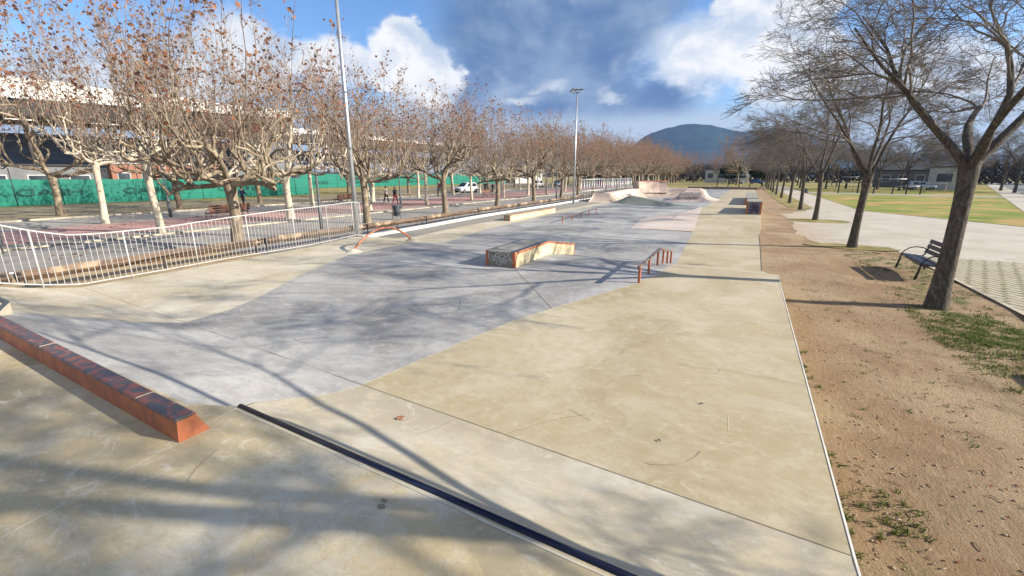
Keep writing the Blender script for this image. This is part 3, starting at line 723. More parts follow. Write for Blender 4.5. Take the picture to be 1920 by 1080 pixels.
def put_plane(k, x, y, rz, s, pale, label, group):
    t_, w_, l_ = protoP[k]
    o = empty('plane_tree', (x, y, 0), rz, label, 'tree', group); o.scale = (s, s, s)
    key = (k, pale)
    if key not in _pm:
        tm = t_.copy(); tm.materials.clear(); tm.materials.append({0: B_dark, 1: B_pale, 2: B_mix}[pale]); 
        wm = w_ if w_.materials else w_; 
        if not w_.materials: w_.materials.append(B_twig)
        if not l_.materials: l_.materials.append(M_leaf)
        _pm[key] = tm
    a = bpy.data.objects.new('trunk', _pm[key]); col.objects.link(a); a.parent = o
    b = bpy.data.objects.new('crown', w_); col.objects.link(b); b.parent = o
    c = bpy.data.objects.new('leaves', l_); col.objects.link(c); c.parent = b
    return o
_pm = {}
ORD = ['first', 'second', 'third', 'fourth', 'fifth', 'sixth', 'seventh', 'eighth', 'ninth', 'tenth', 'eleventh', 'twelfth', 'thirteenth', 'fourteenth', 'fifteenth', 'sixteenth', 'seventeenth', 'eighteenth', 'nineteenth', 'twentieth', 'twenty-first', 'twenty-second', 'twenty-third', 'twenty-fourth', 'twenty-fifth', 'twenty-sixth']
rt = random.Random(77)
rowA = [(-17.2, 1.5), (-16.8, 9.44), (-19.0, 18.05), (-19.1, 25.5), (-19.8, 34.2), (-20.2, 42.7), (-20.8, 52), (-21.6, 60.5)]
y = 69
while y < 190: rowA.append((-22.0-.035*(y-64), y)); y += 8.6
rowB = [(-23.0, 2.3), (-24.2, 10.2), (-25.3, 17.6), (-25.9, 25), (-26.3, 32.4), (-26.7, 40.5), (-27.2, 48.5), (-27.3, 55.7)]
y = 64
while y < 190: rowB.append((-27.8-.035*(y-56), y)); y += 8.6
rowC = [(-31.6, 10.7), (-32.6, 18), (-33.3, 25.4), (-34.7, 33.9), (-35.7, 42.4), (-36.4, 50.7), (-37.2, 59), (-38.4, 68)]
y = 76
while y < 190: rowC.append((-38.8-.035*(y-72), y)); y += 8.6
rowD = [(-40.5, 11.6), (-41.3, 19), (-42.5, 26.6), (-44, 39), (-45.8, 52.1), (-46.2, 64), (-46.5, 76.6), (-47, 89), (-47.6, 101), (-48, 114), (-49, 128)]
def row(L, ks, pales, nm, sm=1., first=0):
    for i, (x, y) in enumerate(L):
        k = ks[i % len(ks)]
        put_plane(k, x, y, rt.uniform(0, 6.28), sm*rt.uniform(.93, 1.07)*(1+.32*sstep(55, 120, y)), pales[i % len(pales)], nm % ORD[i], 'pollarded plane trees along the promenade')
row(rowA, [0, 1, 2, 0, 1], [0], 'dark trunked plane tree behind the timber rail, %s from the near end', 1.0)
row(rowB, [3, 4, 2, 3, 4], [1], 'pale trunked plane tree on the near paving edge, %s from the near end', 1.06)
row(rowC, [4, 3, 4, 1], [1, 1, 1], 'pale trunked plane tree on the far paving edge, %s from the near end', 1.1)
row(rowD, [2, 1, 0], [0], 'dark trunked plane tree near the green fence, %s from the near end', 1.05)

def pruned(x0, y0, rz, s):
    cr = math.radians(28.16)
    def keep(P):
        c_, s_ = math.cos(rz), math.sin(rz)
        X = x0+s*(P[:, 0]*c_-P[:, 1]*s_); Y = y0+s*(P[:, 0]*s_+P[:, 1]*c_); Zz = s*P[:, 2]-2.6
        a = R(14.53); fw_ = -math.sin(cr)*X+math.cos(cr)*Y; r_ = math.cos(cr)*X+math.sin(cr)*Y
        dz_ = fw_*math.cos(a)-Zz*math.sin(a); u_ = fw_*math.sin(a)+Zz*math.cos(a)
        ins = (dz_ > .05) & (np.abs(r_) < dz_*1.27) & (np.abs(u_) < dz_*.75)
        return not ins.any()
    return keep
protoB = [bare(5, H=4.4, trunk_r=.145, fine=1.15, elmin=.7), bare(9, H=5.2, trunk_r=.13, fine=1.15, elmin=.8), bare(14, H=5.0, trunk_r=.135, fine=1.15, elmin=.8), bare(21, keep=pruned(3.6, 2.75, .9, 1.05), H=5.0, trunk_r=.125, levels=4, fine=.95)]
for t_, w_ in protoB: t_.materials.append(B_bare); w_.materials.append(B_twigg)
def put_bare(k, x, y, rz, s, label, group, name='bare_tree'):
    o = empty(name, (x, y, 0), rz, label, 'tree', group); o.scale = (s, s, s)
    a = bpy.data.objects.new('trunk', protoB[k][0]); col.objects.link(a); a.parent = o
    b = bpy.data.objects.new('crown', protoB[k][1]); col.objects.link(b); b.parent = o
    return o
rowR = [(3.61, 11.37), (3.64, 20.07), (3.75, 31.98), (3.78, 41.77), (3.67, 51.25), (3.62, 63.45), (3.51, 74.1), (3.46, 84), (3.46, 93), (3.4, 103), (3.4, 114), (3.4, 126)]
rzs = [0.4, 1.9, 3.3, 5.1, .9, 2.5, 4.2, 5.8, 1.2, 3.0, 4.4, 0.2]
scl = [1.04, .98, 1.0, 1.0, 1.0, .98, 1., 1., 1., 1., 1., 1.]
for i, (x, y) in enumerate(rowR):
    lb = ('bare grey tree in the worn grass beside the bench, nearest of the right hand row' if i == 0 else
          'bare grey tree along the dirt strip, %s from the near end' % ORD[i])
    put_bare(0 if i == 0 else 1+(i % 2), x, y, rzs[i], scl[i], lb, 'bare trees along the dirt strip')
# trees that stand beside and behind the viewer and throw their shadows on the deck
for i, (x, y) in enumerate([(3.6, 2.75), (3.6, -5.2), (9.0, 2.5)]):
    put_bare([3, 1, 0, 2][i], x, y, [.9, 4.1, 2.6, 5.][i], [1.05, 1.0, 1.15, 1.1][i], 'bare grey tree standing outside the photo and shading the deck', 'bare trees outside the photo')

# ------------------------------------------------------------------ skatepark furniture
# orange kerb ledge on the deck edge
root = empty('kerb_ledge', (-2.83, 1.06, DECK), 0, 'long low orange kerb ledge with dark waxed top on the deck edge', 'skate ledge')
def prism(mb, prof, x0, x1, mi=0, y0s=0., nseg=1, caps=True):
    n = len(prof); vs = []
    for s in range(nseg+1):
        t = s/nseg; x = x0+(x1-x0)*t
        for (y, z) in prof: vs.append((x, y+y0s*t, z))
    fs = []
    for s in range(nseg):
        for i in range(n):
            j = (i+1) % n; fs.append((s*n+i, s*n+j, s*n+n+j, s*n+n+i))
    if caps: fs += [tuple(range(n-1, -1, -1)), tuple(nseg*n+i for i in range(n))]
    return mb.add(vs, fs, mi)
prof = [(0, 0), (.012, .135), (.115, .135), (.18, 0)]
mb = MB(); prism(mb, prof[::-1], 0, -5.6, 0, .12, 40)
mb.build('ledge_body', M_orange, root)
mb = MB(); prism(mb, [(.006, .132), (.012, .15), (.022, .154), (.104, .154), (.116, .148), (.121, .132)][::-1], -.004, -5.6, 0, .12, 40)
mb.build('ledge_top', M_worn, root)
for xx in (-.52, -2.3, -4.1):
    mb = MB(); prism(mb, [(.0115, .10), (.011, .151), (.021, .156), (.105, .156), (.118, .149)][::-1], xx, xx-.006, 0, 0, 1); o = mb.build('ledge_seam', M_jointl, root); o.location = (0, .12*(-xx/5.6), 0)
# coping
root = empty('coping', (-2.94, 1.485, DECK), 0, 'dark steel coping pipe, sky blue mixed into its colour, along the top of the quarter pipe', 'coping')
mb = MB(); mb.tube([(0, .004, -.003), (1.9, -.034, -.003), (3.75, -.071, -.003)], .022, 16); mb.build('pipe', M_coping, root)
mb = MB()
rr = random.Random(5)
ribbon('chipped_mortar', [(-2.94+i*.19, 1.485-.020*i*.19-.036+rr.uniform(-.003, .003)) for i in range(20)], .014, M_jointl, .006, lambda x, y: DECK)
ribbon('platform_edge', [(-7.5, 1.38), (-8.05, 1.60), (-11.5, 1.70)], .05, M_darkmetal, .02, lambda x, y: DECK)
# bent manual box
BX0, BX1 = -5.62, -4.80; hB = .375
def boxz(y): return Z(-5, y)
ys = [9.12, 10.2, 11.3, 12.5, 13.65]
root = empty('manual_box', (-5.2, 11.2, 0), 0, 'concrete kinked skate box with orange corners, waxed edge and white scribbled front', 'skate box')
def L_(v): return [(a+5.2, b-11.2, c) for a, b, c in v]
mb = MB()
xl = lambda y: -5.62-.06*(y-9.12)/2.2; xr = lambda y: -4.80-.03*(y-9.12)
for a, b in zip(ys, ys[1:]):
    za, zb = boxz(a), boxz(b)
    A = [(xl(a), a, za), (xr(a), a, za), (xr(a), a, za+hB), (xl(a), a, za+hB)]; B = [(xl(b), b, zb), (xr(b), b, zb), (xr(b), b, zb+hB), (xl(b), b, zb+hB)]
    mb.add(L_(A+B), [(1, 5, 6, 2), (4, 0, 3, 7), (3, 2, 6, 7)])
a = ys[0]; mb.add(L_([(xl(a), a, boxz(a)), (xr(a), a, boxz(a)), (xr(a), a, boxz(a)+hB), (xl(a), a, boxz(a)+hB)]), [(0, 1, 2, 3)])
a = ys[-1]; mb.add(L_([(xl(a), a, boxz(a)), (xr(a), a, boxz(a)), (xr(a), a, boxz(a)+hB), (xl(a), a, boxz(a)+hB)]), [(3, 2, 1, 0)])
M_boxc = mat('cream_concrete', (.62, .52, .33), (.50, .42, .27), 3, 6, rough=.8, fine=.08, c3=(.24, .19, .11), s3=3.2, lo3=.6, hi3=.72)
M_boxtop = mat('box_top_concrete', (.33, .31, .25), (.25, .235, .19), 3, 7, rough=.6, fine=.08, stretch=(1, .3, 1), c3=(.40, .38, .31), s3=4)
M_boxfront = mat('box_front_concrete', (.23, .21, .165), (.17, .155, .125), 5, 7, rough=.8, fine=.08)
mb.build('box_body', [M_boxc], root)
# top sheet, front panel
mb = MB(); pv = []
for a in ys: pv += [(xl(a)+.06, a+.01, boxz(a)+hB+.004), (xr(a)-.07, a+.01, boxz(a)+hB+.004)]
mb.add(L_(pv), [(2*i, 2*i+1, 2*i+3, 2*i+2) for i in range(len(ys)-1)]); mb.build('box_top', M_boxtop, root)
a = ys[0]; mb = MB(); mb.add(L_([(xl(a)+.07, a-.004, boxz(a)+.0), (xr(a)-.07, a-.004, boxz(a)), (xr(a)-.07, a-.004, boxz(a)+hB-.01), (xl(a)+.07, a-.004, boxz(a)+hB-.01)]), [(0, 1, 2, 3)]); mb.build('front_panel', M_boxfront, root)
def edge_bar(P, w_, h_, name, m, mbx=None):
    mbx = mbx or MB()
    for p, q in zip(P, P[1:]):
        p = Vector(p); q = Vector(q); d = q-p; L = d.length; rot = d.to_track_quat('Y', 'Z').to_matrix().to_4x4()
        mbx.box((p+q)/2, (w_, L+.01, h_), 0, tilt=rot, bev=.006)
    return mbx
mb = edge_bar(L_([(xr(a)-.035, a, boxz(a)+hB-.03) for a in ys]), .075, .062, '', None); mb.build('orange_edge', M_orange, root)
mb = edge_bar(L_([(xr(a)-.07, a, boxz(a)+hB+.003) for a in ys]), .13, .014, '', None); mb.build('waxed_edge', M_wax, root)
mb = edge_bar(L_([(xl(a)+.03, a, boxz(a)+hB-.003) for a in ys]), .06, .02, '', None); mb.build('waxed_edge', M_wax, root)
for x_, y_ in ((xl(9.12)+.035, 9.12), (xr(9.12)-.04, 9.12), (xr(13.65)-.04, 13.65-.04)):
    mb = MB().box(L_([(x_, y_+.03, boxz(y_)+hB/2-.005)])[0], (.09, .075, hB-.01), bev=.006); mb.build('orange_corner', M_orange, root)
# chalky white tag on the front
M_tag = mat('white_spray_paint', (.62, .62, .62), (.45, .45, .46), 30, rough=.8)
def scribble(root, base, ux, uz, nrm, curves, r, m, name='graffiti'):
    mb = MB()
    for P in curves:
        Q = []
        for i in range(len(P)-1):
            p0 = P[max(i-1, 0)]; p1 = P[i]; p2 = P[i+1]; p3 = P[min(i+2, len(P)-1)]
            for s in range(5):
                t = s/5; Q.append(tuple(.5*((2*p1[k])+(-p0[k]+p2[k])*t+(2*p0[k]-5*p1[k]+4*p2[k]-p3[k])*t*t+(-p0[k]+3*p1[k]-3*p2[k]+p3[k])*t**3) for k in (0, 1)))
        Q.append(P[-1])
        for s in range(len(Q)-1):
            a = Vector(base)+Vector(ux)*Q[s][0]+Vector(uz)*Q[s][1]; b = Vector(base)+Vector(ux)*Q[s+1][0]+Vector(uz)*Q[s+1][1]
            d = b-a
            if d.length < 1e-5: continue
            d.normalize(); n = Vector(nrm); s_ = d.cross(n)*r; o = n*.001*(s % 3)
            a -= d*r*.5; b += d*r*.5
            mb.add([a-s_+o, b-s_+o, b+s_+o, a+s_+o], [(0, 1, 2, 3)])
    return mb.build(name, m, root)
# curves measured on the front face in units of face width / height (0..1)
C = [[(.13, .95), (.10, .75), (.12, .5), (.20, .36), (.29, .38), (.30, .52)], [(.19, .80), (.20, .62), (.24, .55), (.29, .68), (.34, .78), (.38, .86)],
     [(.16, .97), (.26, .98), (.36, .90), (.40, .80)], [(.42, .80), (.46, .92), (.55, .90), (.54, .78), (.45, .74)], [(.34, .74), (.33, .56), (.38, .66), (.41, .55), (.45, .68)],
     [(.47, .70), (.48, .52), (.53, .62), (.57, .50), (.63, .60), (.62, .44), (.55, .42)], [(.45, .46), (.50, .34), (.60, .30), (.66, .42), (.70, .55), (.66, .68)],
     [(.38, .30), (.38, .18), (.47, .10), (.55, .16), (.54, .26)], [(.64, .92), (.63, .78), (.70, .66), (.76, .80), (.82, .66), (.88, .55)],
     [(.66, .20), (.72, .40), (.80, .50), (.88, .46), (.92, .30)], [(.72, .95), (.78, .84), (.84, .92)], [(.50, .5), (.52, .38), (.48, .30)], [(.25, .5), (.33, .42), (.42, .40)]]
fw = .82
scribble(root, L_([(BX0, ys[0]-.008, SLAB)])[0], (fw, 0, 0), (0, 0, hB), (0, -1, 0), C, .0085, M_tag)
# rails
def tag_rail(P, posts, r, root, mt, mp):
    mb = MB(); mb.tube(P, r, 4 if False else 10); mb.build('rail_tube', mt, root)
    for p in posts:
        b = MB().tube([(p[0], p[1], p[2]), (p[0], p[1], p[3])], r*.95, 10); b.build('post', mp, root)
M_railtop = mat('worn_rail_steel', (.16, .13, .12), (.30, .13, .08), 12, 6, .45, .62, rough=.35, metal=.3, stretch=(1, .3, 1))
root = empty('kinked_handrail', (-1.8, 11.3, 0), 0, 'orange kinked handrail with six posts running over the slope', 'skate rail')
hr = .40; yy = [8.85, 10.05, 11.15, 12.0, 12.75, 13.45]
P = [(-1.79, 8.80, SLAB+.375), (-1.81, 11.28, SLAB+.385), (-1.83, 13.55, Z(-1.8, 13.55)+.37)]
P = [(a+1.8, b-11.3, c) for a, b, c in P]
mb = MB()
for p, q in zip(P, P[1:]):
    p = Vector(p); q = Vector(q); d = q-p; mb.box((p+q)/2, (.055, d.length+.03, .055), 0, tilt=d.to_track_quat('Y', 'Z').to_matrix().to_4x4(), bev=.008)
mb.build('rail_bar', M_railtop, root)
for i, y in enumerate([9.03, 10.03, 11.13, 11.95, 12.7, 13.42]):
    zb = Z(-1.8, y); zt = interp(y, [(8.8, SLAB+.375), (11.28, SLAB+.385), (13.55, Z(-1.8, 13.55)+.37)])
    MB().box((-.01, y-11.3, (zb+zt)/2-.015), (.05, .05, zt-zb-.02), bev=.006).build('post', M_orange, root)
root = empty('flat_rail', (-9.3, 26.8, 0), 0, 'long low flat rail with orange posts on the grey floor', 'skate rail')
mb = MB(); d = Vector((-.38, 7.7, 0)); mb.box((0, 0, .34), (.055, d.length, .055), 0, tilt=d.to_track_quat('Y', 'Z').to_matrix().to_4x4(), bev=.008); mb.build('rail_bar', M_railtop, root)
for t in (-.48, -.24, 0, .24, .48):
    MB().box((d.x*t, d.y*t, .155), (.05, .05, .31), bev=.005).build('post', M_orange, root)
root = empty('arch_rail', (-10.08, 10.2, 0), 0, 'curved orange arch rail between two small concrete feet near the fence', 'skate rail')
mb = MB(); pts = []
for i in range(25):
    t = i/24; pts.append((0, -1.28+2.56*t, SLAB+.02+.56*math.sin(math.pi*t)**.8))
mb.tube(pts, .032, 12); mb.build('arch_tube', M_orange, root)
mb = MB(); mb.tube([(p[0]-.004, p[1], p[2]+.006) for p in pts[1:14]], .0335, 10); mb.build('worn_arch_top', M_railtop, root)
for s in (-1, 1):
    mb = MB(); c = (0, s*1.28, SLAB); mb.lathe([(.26, -.01), (.2, .02), (.10, .07), (.035, .10), (.0, .10)], c, 14); mb.build('concrete_foot', M_beigeL, root)
# low ledge at left
root = empty('low_ledge', (-12.6, 22.85, 0), 0, 'long low concrete ledge with orange edges beside the gravel', 'skate ledge')
mb = MB(); mb.box((0, 3.6, .17), (.42, 7.2, .34), R(1), bev=.01); mb.build('ledge_body', M_boxc, root)
mb = MB(); mb.box((-.02, 3.6, .345), (.40, 7.18, .02), R(1), bev=.004); mb.build('ledge_top', M_boxtop, root)
mb = MB(); mb.box((.19, 3.6, .325), (.05, 7.24, .05), R(1), bev=.004); mb.build('orange_edge', M_orange, root)
mb = MB(); mb.box((.135, 0.0, .15), (.05, .06, .32), R(1)).box((-.145, 0.0, .15), (.05, .06, .32), R(1)); mb.build('orange_corner', M_orange, root)
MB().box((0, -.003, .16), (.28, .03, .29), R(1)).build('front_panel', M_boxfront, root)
scribble(root, (-.12, -.022, .04), (.24, 0, 0), (0, 0, .22), (0, -1, 0), [[(.1, .8), (.15, .3), (.25, .2)], [(.3, .2), (.42, .9), (.55, .25), (.36, .5)], [(.6, .9), (.9, .85), (.7, .1)]], .008, M_tag)
# two blocks on the right edge
def block(name, c, d, label, orange=True, side=True):
    root = empty(name, (c[0], c[1], c[2]), 0, label, 'skate block', 'big concrete blocks on the right edge')
    MB().box((0, 0, d[2]/2), d, bev=.012).build('block_body', M_boxtop, root)
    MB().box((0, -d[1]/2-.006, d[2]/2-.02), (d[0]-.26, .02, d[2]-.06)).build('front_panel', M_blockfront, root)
    for s in (-1, 1):
        MB().box((s*(d[0]/2-.05), -d[1]/2+.03, d[2]/2-.01), (.11, .08, d[2]-.03), bev=.005).build('orange_corner', M_orange, root)
    for s in (-1, 1): MB().box((s*(d[0]/2-.02), 0, d[2]-.05), (.05, d[1]-.1, .06), bev=.004).build('orange_edge', M_orange if s > 0 else M_railtop, root)
    return root
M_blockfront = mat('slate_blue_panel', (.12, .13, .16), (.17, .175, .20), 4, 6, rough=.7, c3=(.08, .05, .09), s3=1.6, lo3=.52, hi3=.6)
b1 = block('concrete_block', (.40, 33.3, Z(0, 31.4)-.02), (.86, 3.9, .80), 'big waist high concrete block with orange corners, nearer one on the right edge')
scribble(b1, (-.3, -1.972, .12), (.6, 0, 0), (0, 0, .55), (0, -1, 0), [[(.1, .5), (.3, .7), (.5, .5), (.7, .7), (.9, .5)], [(.3, .2), (.5, .6), (.7, .2)]], .03, mat('dark_violet_spray', (.06, .04, .07), rough=.7))
block('concrete_block', (.30, 53.5, 0), (1.05, 15, .66), 'long pale concrete block behind the nearer block on the right edge')

# hip, curved wall, volcano
def hfield(name, x0, x1, y0, y1, n, m_, fn, mt, label, cat, wrap=None):
    root = (x0+x1)/2, (y0+y1)/2; vs = []; fs = []
    for j in range(m_+1):
        for i in range(n+1):
            x = x0+(x1-x0)*i/n; y = y0+(y1-y0)*j/m_; vs.append((x-root[0], y-root[1], fn(x, y)))
    fs = [(j*(n+1)+i, j*(n+1)+i+1, (j+1)*(n+1)+i+1, (j+1)*(n+1)+i) for j in range(m_) for i in range(n)]
    o = MB().add(vs, fs, 0, True).build(name, mt, None, (root[0], root[1], 0)); tag(o, label, cat); return o
def hip(x, y):
    # ridge from (-10.2,43.6,.56) down to (-5.2,41.6)
    t = min(max(((x+10.2)*5.0+(y-43.6)*-2.0)/(29.), 0), 1); rx, ry = -10.2+5*t, 43.6-2*t
    d = math.hypot((x-rx)*(1.0 if x > rx else .9), y-ry); h = .85*(1-t)**.8
    q = max(0, 1-d/(1.9+.6*t)); return h*q**1.5-.02
hfield('hip_ramp', -13, -3, 40, 46.5, 50, 36, hip, M_green, 'greenish concrete hip with a falling ridge before the pink ramps', 'ramp')
def volc(x, y):
    dx = max(abs(x+5.45)-1.15, 0); dy = max(abs(y-53.4)-2.6, 0); d = math.hypot(dx, dy*.85)
    u = min(d/1.75, 1); z = .92*(1-math.sqrt(max(0, 1-(1-u)**2))) if u < 1 else 0
    z = .92 - .92*(math.sqrt(max(0, 1-(1-min(u, 1))**2)))
    if d <= 0: z = .92
    dx = max(abs(x+5.6)-.75, 0); dy = max(abs(y-55)-.7, 0); e = math.hypot(dx, dy)
    z2 = .92+.32*max(0, 1-e/.7)**1.2 if d <= 0 else 0
    return max(z, z2)-.015
hfield('volcano_ramp', -9, -1.1, 48.2, 60, 60, 70, volc, M_rosy, 'rounded pink concrete mound with a flat top and dark scrawl on its shaded side', 'ramp')
root = empty('curved_quarter_pipe', (-12.6, 46, 0), 0, 'long curved pink quarter pipe wall with a tall orange topped extension', 'quarter pipe')
path = [(-12.7, 45.2), (-12.7, 48), (-12.7, 51), (-12.7, 54), (-12.55, 56), (-12.1, 57.4), (-11.2, 58.3), (-10.2, 58.9), (-9.0, 59.3), (-7.6, 59.5), (-6.4, 59.6)]
Q = []
for i in range(len(path)-1):
    for s in range(4): t = s/4; Q.append((path[i][0]*(1-t)+path[i+1][0]*t, path[i][1]*(1-t)+path[i+1][1]*t))
Q.append(path[-1]); vs = []; fs = []; NP = 16
def qp_h(p): return interp(p[1], [(45, .86), (57, 1.05), (59.6, 1.1)])
for i, p in enumerate(Q):
    a, b = Q[max(i-1, 0)], Q[min(i+1, len(Q)-1)]; l = math.dist(a, b); nx, ny = (b[1]-a[1])/l, -(b[0]-a[0])/l
    h = qp_h(p); rad = 1.9
    run = math.sqrt(2*rad*h-h*h)
    row_ = [(-1.6, -.3), (-1.6, h), (0, h)]
    for s in range(1, NP-2):
        d = run*(1-s/(NP-3)); row_.append((run-d, rad-math.sqrt(max(rad*rad-d*d, 0))-(0 if s < NP-3 else .02)))
    for (o_, z) in row_: vs.append((p[0]+nx*o_+12.6, p[1]+ny*o_-46, z))
n = len(row_)
fs = [(i*n+j, i*n+j+1, (i+1)*n+j+1, (i+1)*n+j) for i in range(len(Q)-1) for j in range(n-1)]
fs.append(tuple(range(n-1, -1, -1)))
mb = MB().add(vs, fs); mb.sm = [True]*len(mb.sm); o = mb.build('ramp_wall', M_rosy, root)
# end bank at the near end (shaded), sloping toward the viewer
mb = MB(); vs = []; n = 12
for i in range(n+1):
    t = i/n; d = 1.6*(1-t); z = .86*(1-math.cos(t*math.pi/2)) if False else .86*(t**1.7)
    y = 45.2-1.7*(1-t); w0 = -14.3-.1*(1-t); w1 = -12.7+.5*(1-t)
    vs += [(w0+12.6, y-46, z-.01*(1-t)), (w1+12.6, y-46, z-.01*(1-t))]
mb.add(vs, [(2*i, 2*i+1, 2*i+3, 2*i+2) for i in range(n)], 0, True)
mb.add([(vs[0]), (vs[2*n]), (vs[2*n][0], vs[2*n][1], -.2), (vs[0][0], vs[0][1], -.2)], [(0, 1, 2, 3)]); mb.build('end_bank', M_rosy, root)
# tall extension
mb = MB(); vs = []; fs = []; ex = [(-12.45, 57.2), (-11.75, 57.9), (-11.0, 58.5), (-10.2, 58.95), (-9.3, 59.25)]; m_ = 8
for i, p in enumerate(ex):
    a, b = ex[max(i-1, 0)], ex[min(i+1, len(ex)-1)]; l = math.dist(a, b); nx, ny = (b[1]-a[1])/l, -(b[0]-a[0])/l
    for j in range(m_+1):
        t = j/m_; z = .55+t*1.42; o_ = .62*(1-t)**2+.05; vs.append((p[0]+nx*o_+12.6, p[1]+ny*o_-46, z))
    vs.append((p[0]-nx*1.1+12.6, p[1]-ny*1.1-46, 1.97)); vs.append((p[0]-nx*1.1+12.6, p[1]-ny*1.1-46, 0))
n = m_+3; fs = [(i*n+j+1, i*n+j, (i+1)*n+j, (i+1)*n+j+1) for i in range(len(ex)-1) for j in range(n-1)]
fs += [tuple(range(n)), tuple((len(ex)-1)*n+j for j in range(n-1, -1, -1))]
mb.add(vs, fs); mb.build('extension', M_rosy, root)
mb = MB(); mb.tube([(p[0]+.02+12.6, p[1]-.04-46, 1.99) for p in ex], .05, 8); mb.build('orange_coping', M_orange, root)
M_scrawl = mat('dark_spray', (.10, .08, .10), rough=.8)
def scr(base, ux, n_, seed, root, r=.03, sx=2.2, sz=.45, nrm=(0.6, -.6, .5)):
    rr = random.Random(seed); C = []
    for i in range(n_):
        x = i/n_; C += [(x, rr.uniform(0, .3)), (x+.04, rr.uniform(.7, 1)), (x+.09, rr.uniform(0, .4)), (x+.11, rr.uniform(.5, .9))]
    return scribble(root, base, Vector(ux)*sx, sz, nrm, [C], r, M_scrawl)
scr((.42, 4.4, .42), (0, 1, 0), 6, 3, root, .028, 2.6, (-.20, 0, .28), (.77, 0, .64))
vo = bpy.data.objects['volcano_ramp']
scr((-1.75, -4.13, .225), (1, 0, 0), 6, 8, vo, .028, 2.3, (0, .46, .27), (0, -.5, .86))
# raised far deck and its wall
root = MB()
tag(MB().box((-5, 100, .2), (13, .5, .5), R(-4)).build('far_retaining_wall', mat('shaded_wall_concrete', (.20, .15, .13), (.27, .21, .18), 2, rough=.85)), 'low concrete wall, coloured dark for its shaded face, closing the far end of the skatepark', 'wall')  # shade on the wall face is put into its dark colour

# ------------------------------------------------------------------ white fence
FP = [(-.5, -12.3), (1.6, -11.75), (3.0, -11.48), (3.5, -11.62), (4.73, -11.68), (6.27, -11.92), (8.85, -11.95), (9.86, -12.2), (11.2, -12.55), (11.8, -12.8)]
def fxy(s):
    return sum(interp(s+k*.12, FP) for k in range(-5, 6))/11 if s < 10.9 else interp(s, FP)
root = empty('white_railing', (-11.7, 5, 0), 0, 'white painted metal railing with vertical bars, curving up along the slab edge', 'railing')
def fz(y): return Z(fxy(y), y)
def fz5(y): return sum(fz(y+k*.14) for k in range(-4, 5))/9 if y < 5 else fz(y)
def ftop(y): return fz5(y)+interp(y, [(0, 1.25), (2.2, 1.16), (3.3, 1.03), (5, 1.03), (8, 1.2), (11.8, 1.27)])
yq = [1.9+i*.10 for i in range(int(9.9/.10)+1)]
def FL(y, z): return (fxy(y)+11.7, y-5, z)
MB().tube([FL(y, ftop(y)) for y in yq], .016, 8).build('top_rail', M_whitemetal, root)
MB().tube([FL(y, fz(y)+.07) for y in yq], .013, 8).build('bottom_rail', M_whitemetal, root)
for i, y in enumerate(yq):
    if i % 14 == 9 or i == len(yq)-1:
        MB().tube([FL(y, fz(y)-.02), FL(y, ftop(y))], .016, 8).build('post', M_whitemetal, root)
    else:
        MB().tube([FL(y, fz(y)+.07), FL(y, ftop(y)-.01)], .006, 6, cap=False).build('bar', M_whitemetal, root)

# ------------------------------------------------------------------ timber rail
RP = [(-6, -13.6), (3, -14.15), (4.7, -14.3), (7.4, -14.5), (10.5, -14.65), (14.4, -14.85), (17.5, -14.95), (24, -15.55), (30, -15.75), (37, -15.95), (53, -16.85), (75, -18)]
ends = [-3.2, 3.0, 9.0, 13.9, 18.2, 24.2, 30.4, 37, 44, 51.5, 60, 69]
for i, (a, b) in enumerate(zip(ends, ends[1:])):
    xa, xb = interp(a, RP), interp(b, RP)
    root = empty('timber_rail', (xa, a, 0), 0, 'low weathered timber rail on dark posts, %s length from the near end' % ORD[i], 'rail', 'lengths of low timber rail beside the kerb')
    d = Vector((xb-xa, b-a-.08, 0)); rr = random.Random(i); pts = []; n = 14
    for k in range(n+1):
        t = k/n; pts.append((d.x*t+rr.uniform(-.012, .012), d.y*t+.04, .42+rr.uniform(-.012, .012)))
    MB().tube(pts, [.125+rr.uniform(-.008, .008) for _ in pts], 4, sm=False).build('timber_beam', M_wood, root)
    for t in (.03, .5, .97):
        MB().box((d.x*t+.0, d.y*t, .19), (.03, .05, .38), bev=.004).build('post', M_black, root)
    for t in (.012, .985):
        MB().box((d.x*t, d.y*t+.02, .42), (.20, .07, .20), bev=.01).build('bracket', M_black, root)

# ------------------------------------------------------------------ lighting masts and lamps
def mast(x, y, h, label, heads=True):
    root = empty('light_mast', (x, y, 0), 0, label, 'light mast', 'tall galvanised floodlight masts')
    MB().tube([(0, 0, 0), (0, 0, h*.45), (0, 0, h)], [.105, .085, .055], 16).build('pole', M_galv, root)
    MB().box((0, 0, .02), (.36, .36, .04), bev=.01).build('base_plate', M_galv, root)
    MB().box((0, 0, h-.02), (1.2, .07, .07), R(-20), bev=.01).build('crossbar', M_galv, root)
    for s, a in ((-1, R(-28)), (1, R(12)), (0, R(-8))):
        tl = Matrix.Rotation(a, 4, 'Y') @ Matrix.Rotation(R(8), 4, 'X')
        f = MB().box((s*.42, .05*s, h+.20), (.50, .42, .09), R(-20), tilt=tl, bev=.03).build('floodlight', M_darkmetal, root)
        MB().box((s*.42, .05*s, h+.20-.05), (.40, .34, .012), R(-20), tilt=tl).build('lens', M_lens, f)
    return root
mast(-14.50, 13.12, 10.2, 'tall galvanised mast beside the end of the white railing')
mast(-14.86, 40.37, 10.0, 'tall galvanised mast further along, with its floodlights showing against the dark cloud')
